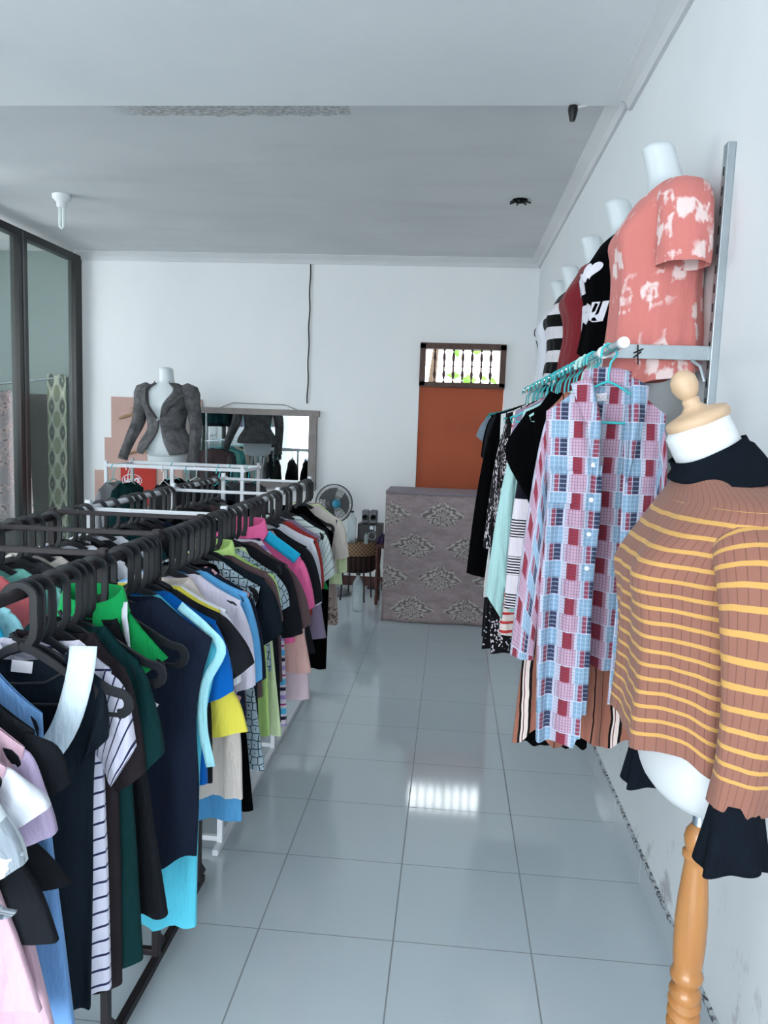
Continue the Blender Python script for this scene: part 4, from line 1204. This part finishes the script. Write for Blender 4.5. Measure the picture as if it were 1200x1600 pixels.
def tube_sleeve(path, rad, mat, parent, name='sleeve', flat=.75, seg=22, ph=0.0, amp=.003, rows=18, uvoff=0.0, solid=0):
    P = [(i/(len(path)-1),)+tuple(p_) for i, p_ in enumerate(path)]; R = [(i/(len(rad)-1), r) for i, r in enumerate(rad)]
    L = sum((Vector(path[i+1])-Vector(path[i])).length for i in range(len(path)-1))
    mb = MB(); fr = {}
    a = Vector((1, 0, 0))
    rowsp = []
    for j in range(rows+1):
        t = j/rows; c = Vector(cub(P, t)); d = (Vector(cub(P, min(1, t+.02)))-Vector(cub(P, max(0, t-.02)))).normalized()
        a = (a-d*a.dot(d)).normalized(); rowsp.append((c, a.copy(), d.cross(a), cub(R, t)[0]))

    def fn(u, v):
        c, a_, b_, r = rowsp[int(round(v*rows))]; al = 2*pi*u
        w_ = amp*sin(6*al+ph+6*v)*(.3+v)
        return tuple(c+a_*cos(al)*(r+w_)+b_*sin(al)*(r*flat+w_))
    mb.grid(fn, seg, rows, True, lambda u, v: (u*2*pi*.05+.003, uvoff-v*L))
    return mb.build(name, mat, parent, True, 180, solid=solid)


# --- upper row of hanging busts on the right wall
bx = .60
rows_ = [(2.38, 'tiedye', 'nearest'), (2.93, 'blacktext', 'second'), (3.46, 'red', 'third'), (4.07, 'bw', 'fourth'), (4.47, 'white', 'fifth')]
for i, (y, kd, od) in enumerate(rows_):
    z0 = 1.68
    zz = z0 + (-.0 if i else .0)
    fo = thing('bust_form', 'white headless bust form on the right wall wearing the %s' % dict(tiedye='coral tie-dye tee', blacktext='black lettered tee', red='dark red blouse', bw='black and white banded top', white='white lettered tee')[kd], 'mannequin', (bx, y, zz), 0, 'bust forms in a row on the right wall')
    o = D.objects.new('torso', FORM_ME); COL.objects.link(o); o.parent = fo
    MB().box((.085, 0, .12), (.025, .03, .03)).build('wall_hook', M['galv'], fo, False)


def bust_tee(name, label, y, mat, hem, sl, z0=1.68, off=.012, drop=.045, hneck=.535, smat=None, flare=.03, ph=0, slr=(.075, .07, .062), bell=0.0, hemfn=None, drape=.55):
    t = thing(name, label, 'shirt', (bx, y, z0), 0, 'tops worn by the bust forms on the right wall')
    o, fn = loft_top(hem, hneck, drop, off, mat, 'body', t, flare=flare, ph=ph, bell=bell, hemfn=hemfn, drape=drape)
    for sd in (-1, 1):
        tube_sleeve([(x_, yy*sd, z_) for x_, yy, z_ in sl], slr, smat or mat, t, flat=.8, ph=ph)
    return t, fn


SLT = [(0, .10, .47), (.0, .155, .455), (-.004, .185, .40), (-.006, .20, .33), (-.006, .205, .27)]
bust_tee('tie_dye_tee', 'coral tie-dye tee with white blotches on the nearest wall bust', 2.38, FAB['tiedye'], -.02, SLT, ph=1.2, flare=.012, slr=(.06, .074, .073, .070, .068), drop=.06, drape=.8, hemfn=lambda th: -.05*max(0, cos(th)+.1)+.02*max(0, -cos(th)))
tt, fnb = bust_tee('lettered_tee', 'black tee with white script lettering and heart on second bust', 2.93, FAB['velvet'], .10, SLT, ph=.4, flare=.01)


def on_front(fn, s, h, off=.004):
    """point on the shell at side coordinate s (metres, +y side) and height h"""
    best = None
    th0 = s/.125
    u = (th0+pi)/(2*pi)
    lo, hi = 0, 1
    for _ in range(30):
        mid = (lo+hi)/2
        if fn(u, mid)[2] < h: lo = mid
        else: hi = mid
    p_ = Vector(fn(u, lo))
    return p_+Vector((-off, 0, 0))


def letters_on(parent, fn, txt, s0, h0, size, mat, shear=.25, fat=.004, rotl=0.0):
    vs, fs = text_mesh(txt, size, shear, fat, 2)
    mb = MB(); out = []
    for x_, y_, _ in vs:
        # viewed from -x towards +x the picture's right is -y
        out.append(tuple(on_front(fn, s0 - x_, h0+y_)))
    mb.add(out, fs); return mb.build('lettering', mat, parent, False, solid=.002)


letters_on(tt, fnb, 'Mr', .0, .35, .10, M['print'], .35, .006)
letters_on(tt, fnb, 'you', -.03, .25, .12, M['print'], .35, .007)
hv = []
for i in range(40):
    a = 2*pi*i/40; hv.append((.0028*16*sin(a)**3*.7, .0028*(13*cos(a)-5*cos(2*a)-2*cos(3*a)-cos(4*a))*.7))
mb = MB(); cen = on_front(fnb, -.085, .385)
mb.add([tuple(cen)]+[tuple(on_front(fnb, -.085-a, .385+b)) for a, b in hv], [(0, 1+i, 1+(i+1) % 40) for i in range(40)]); mb.build('heart_print', M['print'], tt, False, solid=.002)
bust_tee('wrap_blouse', 'dark red plain blouse on third bust', 3.46, FAB['darkred'], -.02, SLT, ph=2.2, flare=.012, bell=.12, drop=.02)
bust_tee('banded_top', 'top with wide black and white bands on fourth bust', 4.07, FAB['bwstripe'], .02, SLT, ph=3.0, flare=.01)
wt, fnw = bust_tee('lettered_tee', 'white tee with small black letters on the farthest bust', 4.47, FAB['greylight'] if False else FAB['white'], .0, SLT, ph=.8, flare=.01, off=.012)
letters_on(wt, fnw, 'R', .06, .37, .06, M['blackprint'], 0, .003); letters_on(wt, fnw, '22', .06, .30, .06, M['blackprint'], 0, .003)

# --- wall upright, bracket arms and chrome rail on the right
RX, RZ = .40, 1.715
up_ = thing('wall_upright', 'slotted grey steel upright screwed to the right wall', 'upright', (XR, 2.17, 0))
MB().box((-.011, 0, 1.68), (.022, .034, 1.16)).build('channel', M['galv'], up_, False, bevel=.002)
slot_me = MB().box((0, 0, 0), (.001, .006, .022)).mesh('slot', M['hole'], False)
for i in range(22):
    o = D.objects.new('slot', slot_me); COL.objects.link(o); o.parent = up_; o.location = (-.0225, 0, 1.14+i*.05)
up2 = thing('wall_upright', 'far slotted steel upright behind the hanging clothes', 'upright', (XR, 4.3, 0))
MB().box((-.011, 0, 1.68), (.022, .034, 1.16)).build('channel', M['galv'], up2, False, bevel=.002)
for y, lb in ((2.17, 'grey steel bracket arm holding the near end of the chrome rail'), (4.3, 'grey steel bracket arm holding the far end of the chrome rail')):
    br = thing('rail_bracket', lb, 'bracket', (XR-.022, y, RZ), 0, 'bracket arms on the right wall')
    MB().box((-.135, 0, .005), (.29, .006, .038)).build('arm', M['galv'], br, False, bevel=.001)
    f = MB(); f.tube([(-.045, 0, -.014), (-.02, 0, -.03), (-.006, 0, -.07)], .005, 6); f.build('brace', M['galv'], br)
    MB().lathe([(.013, -.009), (.017, -.009), (.017, .009), (.013, .009)], 16, (-.278, 0, .0), 'y').build('rail_ring', M['whiteplastic'], br)
    f = MB(); f.tube([(-.19, -.008, .022), (-.188, -.008, -.014), (-.186, -.008, -.03)], .002, 5); f.tube([(-.20, -.008, .0), (-.175, -.008, .012)], .002, 5); f.tube([(-.20, -.008, -.012), (-.18, -.008, .004)], .002, 5)
    f.build('cable_tie', M['wire'], br)
cr = thing('chrome_rail', 'round chrome clothes rail along the right wall', 'rail', (RX, 2.05, RZ))
MB().tube([(0, -.13, 0), (0, 2.42, 0)], .0125, 20).build('tube', M['chrome'], cr)
MB().lathe([(0, -.136), (.013, -.136), (.0145, -.132), (.0145, -.118), (.0125, -.116)], 20, axis='y').build('end_cap', M['whiteplastic'], cr)

# --- clothes on the right rail
GR, HR = 'clothes on the chrome rail', 'thin hangers on the chrome rail'


def Rg(name, cat, label, y, mat, **kw):
    rz = radians(kw.pop('rot', 0)); hk_ = kw.pop('hook', 'teal')
    return garment(name, cat, label, (RX, y, RZ+.0), rz, mat, group=GR, hgroup=HR, hook=hk_, **kw)


pl_ = Rg('plaid_shirt', 'shirt', 'long patchwork plaid shirt in blue, red and white foremost on the chrome rail', 2.08, 'plaid', tip=(.155, -.165), hem=(.135, -.93), bulge=.15, neck=dict(nw=.062, zn=-.085, nd=.13, nb=.0),
         sleeve=SL(.165, -.56, .12, -.60), pit=(.145, -.36), thick=.050, amp=.019, kf=8, ph=1.0, both=False, sthk=.035, gapf=(-.16, .34), n=30, Mseg=90, hemfn=lambda u, f_: (-.10-.03*(u < -.3) if u < 0 else -.0) if f_ else .06)
sleeve_mb(-1, (.145, -.165), (.125, -.36), (.215, -.83), (.15, -.84), .04, .005, 1.2, .01, 18).build('sleeve', FAB['plaid'], pl_, True, 180)
f = MB()   # soft open collar and front bands beside the opening
for sd, xe in ((-1, -.022), (1, .050)):
    f.grid(lambda u, v: (lerp(sd*.05, xe, min(1, u*2.2))+sd*(.05*(1-u)**.7*v), -.028-.020*sin(pi*min(1, v+.2))-.026*min(1, u*3), lerp(-.074, -.34, u)-.02*v*(1-u)), 20, 6)
f.build('collar', FAB['plaid'], pl_, True, 180, solid=.003)
f = MB(); f.grid(lambda u, v: (lerp(-.034, -.012, v)+.003*sin(9*u), -.058-.004*sin(12*u), lerp(-.30, -.97, u)), 30, 2); f.build('button_band', FAB['plaid'], pl_, True, 180, solid=.002)
MB().grid(lambda u, v: (lerp(-.062, .062, u), .014-.02*(1-(2*u-1)**2)*0, lerp(-.045, -.092, v)-.01*(2*u-1)**2), 10, 3).build('collar_stand', FAB['plaid'], pl_, True, 180, solid=.003)
MB().box((-.025, .006, -.125), (.05, .002, .02), Matrix.Rotation(-.12, 3, 'Y')).build('neck_label', M['tag'], pl_, False)
vs, fs = text_mesh('ARE BUCK', .014, 0, 0, 2)
MB().add([(x_-.025, .0045, y_-.125) for x_, y_, _ in vs], fs).build('label_print', M['greyprint'], pl_, False)
MB().box((-.035, .004, -.155), (.02, .002, .03), Matrix.Rotation(-.3, 3, 'Y')).build('care_tag', M['tag'], pl_, False)
f = MB()
for i in range(4): f.lathe([(0, -.003), (.006, -.003), (.006, .001), (0, .001)], 12, (-.035, -.062, -.30-.09*i), 'y')
f.build('buttons', M['whiteplastic'], pl_)
bt = MB(); bt.box((-.105, -.052, -.36), (.075, .004, .085)); bt.build('chest_pocket', FAB['plaid'], pl_, False)
Rg('striped_skirt', 'skirt', 'terracotta long skirt with black and white vertical stripes', 2.30, 'skirtstripe', tip=(.13, -.16), hem=(.175, -1.15), pit=(.13, -.35), bulge=.15, amp=.022, kf=9, thick=.03, hook='teal', hemfn=lambda u, f_: .02*sin(8*u))
f = Rg('lace_slip', 'skirt', 'black lace slip edge below the striped skirt', 2.35, 'velvet', tip=(.12, -.16), hem=(.10, -1.19), pit=(.10, -.35), bulge=.10, amp=.01, kf=9, cx=-.04, hook='teal', hemfn=lambda u, f_: .008*sin(12*u))
Rg('black_vest', 'top', 'black vest on a mint hanger beside the plaid shirt', 2.42, 'velvet', tip=(.175, -.16), hem=(.12, -.62), pit=(.235, -.285), bulge=.15, hook='mint')
Rg('geometric_dress', 'dress', 'black and white dress with broken horizontal bars', 2.50, 'geometric', tip=(.17, -.16), hem=(.205, -.80), pit=(.18, -.33), bulge=.20, hook='mint')
Rg('mint_tunic', 'shirt', 'pale mint long linen tunic', 2.62, 'mint', tip=(.165, -.15), hem=(.18, -.84), pit=(.20, -.33), bulge=.23, sleeve=SL(.262, -.78, .20, -.87), amp=.012)
Rg('lilac_top', 'top', 'grey lilac top behind the mint tunic', 2.78, 'mauve', tip=(.18, -.15), hem=(.18, -.62), pit=(.2, -.33))
Rg('striped_shirt', 'shirt', 'white shirt with red stripes at its hem', 2.88, 'redline', tip=(.18, -.15), hem=(.19, -.99), pit=(.19, -.33), hemfn=None)
Rg('snake_dress', 'dress', 'black and white snake print dress', 3.0, 'snake', tip=(.19, -.155), hem=(.21, -1.10), pit=(.235, -.45), bulge=.23, sleeve=SL(.26, -.68, .19, -.7), hem_trim=None)
Rg('dotted_dress', 'dress', 'black dress with white dots low behind the snake print', 3.12, 'dots', tip=(.19, -.155), hem=(.24, -1.12), pit=(.2, -.45))
Rg('lined_blouse', 'top', 'white top with thin black vertical lines', 3.28, 'whitestripe', tip=(.2, -.155), hem=(.24, -.94), pit=(.2, -.45))
Rg('flared_dress', 'dress', 'black dress with wide flared sleeve reaching farthest left', 3.40, 'velvet', tip=(.215, -.15), hem=(.24, -.86), pit=(.24, -.45), bulge=.25, sleeve=SL(.31, -.86, .20, -.88))
Rg('long_coat', 'dress', 'long black coat dress behind the flared one', 3.60, 'black', tip=(.21, -.15), hem=(.22, -1.2), pit=(.2, -.45))
Rg('tee_shirt', 'shirt', 'grey blue tee with cuffed sleeve', 4.25, 'greyblue', tip=(.20, -.15), hem=(.2, -.6), sleeve=SL(.27, -.26, .21, -.31), smat='greyblue')
Rg('tee_shirt', 'shirt', 'sage grey tee at the far end of the chrome rail', 4.38, 'teal', tip=(.20, -.13), hem=(.2, -.6), sleeve=SL(.24, -.26, .19, -.31))
Rg('tee_shirt', 'shirt', 'black tee two thirds along the chrome rail', 3.75, 'black', tip=(.21, -.15), hem=(.2, -.7), sleeve=SL(.25, -.36, .2, -.4))
Rg('tee_shirt', 'shirt', 'black velvet tee before the grey blue cuffed tee', 3.95, 'velvet', tip=(.21, -.15), hem=(.2, -.7), sleeve=SL(.25, -.36, .2, -.4))
ORD = ['first', 'second', 'third', 'fourth', 'fifth', 'sixth', 'seventh', 'eighth', 'ninth', 'tenth', 'eleventh', 'twelfth', 'thirteenth', 'fourteenth', 'fifteenth']
for i in range(8):
    hanger((RX, 2.68+i*.19, RZ), radians(random.uniform(-8, 8)), 'empty thin turquoise hanger, %s from the near end of the chrome rail' % ORD[i], 'empty turquoise hangers on the chrome rail', TEAL)

# ------------------------------------------------------------------ dress form with striped sweater
DX, DY, DZ = .475, 1.36, .865
SCF = (1.05, 1.12, 1.07)
df_ = thing('dress_form', 'white dress form with wooden neck cap on a turned wooden stand', 'mannequin', (DX, DY, 0))
dm = bust_mesh(M['formwhite'], .605, True, SCF, 1.6)
o = D.objects.new('torso', dm); COL.objects.link(o); o.parent = df_; o.location = (0, 0, DZ)
tl = Matrix.Rotation(radians(-25), 3, 'Y')
nc = bust_pt(0, .605, 0, SCF, 1.6).lerp(bust_pt(pi, .605, 0, SCF, 1.6), .5)+Vector((0, 0, DZ+.014))
cp = MB().lathe([(0, -.010), (.049, -.010), (.053, -.004), (.054, .003), (.051, .010), (.040, .014), (.022, .019), (.014, .028), (.015, .036), (.012, .040), (.018, .047), (.0225, .060), (.0215, .074), (.013, .086), (0, .090)], 40)
cp.v = [tuple(tl @ Vector(q)+nc) for q in cp.v]; cp.build('neck_cap', M['palewood'], df_, True, 50)
MB().tube([(0, 0, .79), (0, 0, .92)], .0125, 18).build('pole', M['chrome'], df_)
leg = [(.0, .805), (.014, .803), (.022, .790), (.0245, .776), (.022, .762), (.0195, .756), (.025, .750), (.025, .742), (.0205, .736), (.0205, .728), (.023, .70), (.0265, .66), (.0285, .62), (.0285, .58), (.027, .545), (.0245, .525), (.027, .520), (.0295, .512), (.028, .503), (.0215, .496), (.0205, .490), (.027, .483), (.029, .476)]
z = .476
for i in range(13):
    leg += [(.0225, z-.009), (.0295, z-.019)]; z -= .0225
leg += [(.024, z-.01), (.036, z-.03), (.036, z-.06), (.026, z-.08), (.018, z-.10)]
cl = MB(); seg = 32; n_ = len(leg)
vs = []
for r, z_ in leg:
    for j in range(seg):
        a = 2*pi*j/seg; vs.append((r*cos(a), r*sin(a), z_ + (.008*sin(a) if .2 < z_ < .478 else 0)))
fs = [(i*seg+j, i*seg+(j+1) % seg, (i+1)*seg+(j+1) % seg, (i+1)*seg+j) for i in range(n_-1) for j in range(seg)]
cl.add(vs, fs); cl.build('turned_column', M['varnish'], df_, True, 50)
for i in range(3):
    a = i*2*pi/3+pi
    MB().tube([(.02*cos(a), .02*sin(a), .15), (.08*cos(a), .08*sin(a), .16), (.15*cos(a), .15*sin(a), .09), (.2*cos(a), .2*sin(a), .03), (.215*cos(a), .215*sin(a), .015)], [.022, .022, .018, .014, .015], 10).build('foot', M['varnish'], df_)

sw_ = thing('striped_sweater', 'brown ribbed sweater with mustard stripes on the dress form', 'sweater', (DX, DY, DZ))
loft_top(.095, .532, .01, .010, FAB['knit'], 'body', sw_, SCF, 1.6, drape=.85, flare=.003, ph=.7, uvscale=1.0, hem_wave=.012, seg=90, n=44, uvz0=.47, hemfn=lambda th: .03*max(0, cos(th)))
ne = MB()


def nf(u, v):
    th = -pi+2*pi*u; h = lerp(.522, .572, v)
    o_ = .011+.006*sin(pi*v)+.004*sin(2*pi*v)*(1) + .003*sin(3*th+6*v)
    if v > .8: o_ -= .004
    return tuple(bust_pt(th, h, o_, SCF, 1.6)+Vector((0, 0, .003*sin(2*th))))


ne.grid(nf, 48, 14, True); ne.build('turtleneck', FAB['knitblack'], sw_, True, 180, solid=.003)
ns = [(0, .135, .485), (-.0, .185, .462), (-.005, .222, .38), (-.012, .232, .25), (-.02, .232, .15), (-.028, .228, .085)]
fs_ = [(0, .13, .48), (-.0, .18, .45), (-.02, .205, .36), (-.04, .19, .2), (-.05, .17, .1), (-.05, .16, .03)]
for sd, pth in ((-1, ns), (1, fs_)):
    tube_sleeve([(a, b*sd, c) for a, b, c in pth], (.06, .078, .070, .054, .046, .043), FAB['knit'], sw_, flat=.62, ph=1+sd, amp=.0018, rows=40, uvoff=-.0)
    e = Vector((pth[-1][0], pth[-1][1]*sd, pth[-1][2]))
    rf = MB()
    rf.grid(lambda u, v: ((.036+.014*v+.009*v*sin(5*2*pi*u+1))*cos(2*pi*u)+e.x, (.026+.006*v+.008*v*cos(5*2*pi*u))*sin(2*pi*u)+e.y, e.z+.012-.105*v-.008*v*sin(2*2*pi*u+.5)), 60, 10, True)
    rf.build('ruffle_cuff', FAB['knitblack'], sw_, True, 180, solid=.002)

# ------------------------------------------------------------------ jacket on mannequin behind the frame rack
JX, JY, JZ = -2.13, 5.62, 1.19
jm = thing('mannequin_torso', 'white mannequin torso standing behind the white frame rack', 'mannequin', (JX, JY, 0), radians(82))
SJ = (1.1, 1.05, 1.04)
o = D.objects.new('torso', bust_mesh(M['formplastic'], .63, True, SJ, .25)); COL.objects.link(o); o.parent = jm; o.location = (0, 0, JZ-.0)
hp = MB()
hp.grid(lambda u, v: (-(.105-.02*v)*cos(2*pi*u)*1.05, (.158-.01*v)*sin(2*pi*u)*1.0, JZ+.12-.16*v), 36, 6, True)
hp.grid(lambda u, v: (-(.085*cos(v*pi/2))*cos(2*pi*u), (.148*cos(v*pi/2))*sin(2*pi*u), JZ-.04-.05*sin(v*pi/2)), 36, 5, True)
hp.build('hips', M['formplastic'], jm)
MB().tube([(0, 0, .03), (0, 0, JZ-.03)], .014, 12).build('pole', M['galv'], jm)
MB().lathe([(0, 0), (.16, 0), (.16, .012), (.02, .03), (0, .03)], 28).build('base', M['galv'], jm)
jk = thing('denim_jacket', 'fitted washed black denim jacket with puffed shoulders on the white mannequin', 'jacket', (JX, JY, JZ), radians(82))
jb = MB()


def jfn(u, v):
    h = lerp(.055, .535, v)
    # opening: V at the top, closed at the waist button, cutaway below
    if h > .27: g0 = .02+.62*((h-.27)/.26)**.8
    else: g0 = .02+.45*((.27-h)/.2)**1.5
    th = lerp(g0, 2*pi-g0, u)
    if th > pi: th -= 2*pi
    fl = .012+.045*max(0, (.22-h)/.17)**1.1
    p_ = bust_pt(th, max(h, .05), fl, SJ, .25)
    return (p_.x, p_.y, h*SJ[2]-(.03*max(0, cos(th))*(1-v)**4))


jb.grid(jfn, 60, 34, False, lambda u, v: (u*.9, v*.5)); jb.build('body', FAB['denim'], jk, True, 180, solid=.006)
for sd in (-1, 1):
    lpm = MB()

    def lf_(u, v):
        h = lerp(.29, .548, u); g0 = .02+.62*max(0, (h-.27)/.26)**.8
        wdt = .5*sin(pi*min(1, u*1.05))**.7*(1.25 if .55 < u < .68 else 1.0)
        th = (g0+wdt*v)*sd
        p_ = bust_pt(th, min(h, .54), .029-.004*v, SJ, .25)
        return (p_.x, p_.y, h*SJ[2])
    lpm.grid(lf_, 26, 5, False, lambda u, v: (v*.1, u*.4)); lpm.build('lapel', FAB['denim'], jk, True, 180, solid=.004)
tube_sleeve([(0, .13, .49), (0, .185, .49), (-.0, .21, .40), (.0, .235, .27), (-.01, .285, .16), (-.03, .335, .03), (-.04, .345, -.02)], (.05, .075, .058, .05, .044, .038, .036), FAB['denim'], jk, flat=.95, ph=0, amp=.003)
tube_sleeve([(0, -.13, .49), (0, -.185, .49), (-.0, -.21, .40), (-.0, -.235, .27), (-.01, -.235, .15), (-.03, -.225, .0), (-.03, -.225, -.06)], (.05, .075, .058, .05, .046, .044, .05), FAB['denim'], jk, flat=.95, ph=1, amp=.003)
MB().lathe([(0, -.13), (.008, -.13), (.008, -.124), (0, -.124)], 12, (-.012, 0, .285), 'x').build('button', M['galv'], jk)

# ------------------------------------------------------------------ things seen through the glass partition
def sheet(name, label, cat, x0, x1, y, z0, z1, mat, amp=.012, kf=20, mob=None):
    t = thing(name, label, cat, ((x0+x1)/2, y, 0))
    w_ = (x1-x0)/2; g_ = MB()
    g_.grid(lambda u, v: (w_*(2*u-1)*(1 if not mob else mob(v)), amp*sin(kf*u+v), lerp(z1, z0, v)+.01*sin(kf*u)*(1-v)), 30, 14)
    g_.build('cloth', mat, t, True, 180, solid=.006); return t


ogee = sheet('curtain', 'narrow curtain strip with dark ogee medallions behind the glass', 'curtain', -3.76, -3.57, 6.90, .25, 1.85, M['ogee'], .010, 11)
rail_l = tag(MB().tube([(-3.55, 6.93, 1.84), (-4.6, 6.70, 1.68)], .010, 10).build('curtain_rod', M['galv']), 'thin steel rod behind the glass partition', 'rod')
sheet('floral_dress', 'long grey pink floral dress hanging behind the glass', 'dress', -4.34, -3.76, 6.62, .5, 1.68, FAB['dressfloral'], .03, 22, lambda v: .85+.25*v)
bd = thing('wooden_board', 'dark brown wooden board leaning behind the dress beyond the glass', 'board', (-4.0, 6.95, 0))
MB().box((0, 0, .84), (.62, .03, 1.66)).build('panel', plain('dark_brown_board', (74, 64, 64), .7, .2, 0, .2), bd, False)

# ------------------------------------------------------------------ clothes along the left wall (seen in the mirror)
WORD = dict(darkgreen='dark green', blueblack='near-black', velvet='black velvet', greyblue='grey blue', cyanpale='pale cyan', darkgrey='dark grey', seafoam='sea green')
lr = thing('wall_rail', 'double steel clothes rail along the left glass wall, seen in the mirror', 'rail', (-3.05, 1.2, 0))
for z_ in (1.22, 2.02): MB().tube([(0, 0, z_), (0, 3.4, z_)], .012, 10).build('tube', M['galv'], lr)
for y_ in (.05, 3.35): MB().tube([(0, y_, 0), (0, y_, 2.05)], .012, 10).build('post', M['galv'], lr)
cs_ = ['darkgreen', 'blueblack', 'velvet', 'lilac', 'mint', 'greyblue', 'pink', 'navy', 'white', 'coral', 'white', 'cyanpale', 'peach', 'white']
for i, c_ in enumerate(cs_):
    garment('hanging_shirt', 'shirt', '%s upper wall-rail top, %s from the back, seen in mirror' % (WORD.get(c_, c_), ORD[i]), (-3.05, 4.35-i*.22, 2.02), radians(random.uniform(-5, 5)), c_, tip=(.22, -.15), hem=(.22, -.62 if i else -.58),
            sleeve=SL(.26, -.35, .19, -.38), group='upper clothes by the left glass wall', hook='teal')
cs_ = ['brown', 'darkgrey', 'seafoam', 'teal', 'sand', 'darkgreen', 'beige', 'seafoam', 'black', 'sand', 'black', 'darkgrey', 'black', 'velvet']
for i, c_ in enumerate(cs_):
    garment('hanging_shirt', 'shirt', '%s lower wall-rail top, %s from the back, seen in mirror' % (WORD.get(c_, c_), ORD[i]), (-3.05, 4.3-i*.22, 1.22), radians(random.uniform(-5, 5)), c_, tip=(.22, -.15), hem=(.22, -.62),
            sleeve=SL(.26, -.35, .19, -.38), group='lower clothes by the left glass wall', hook='teal')
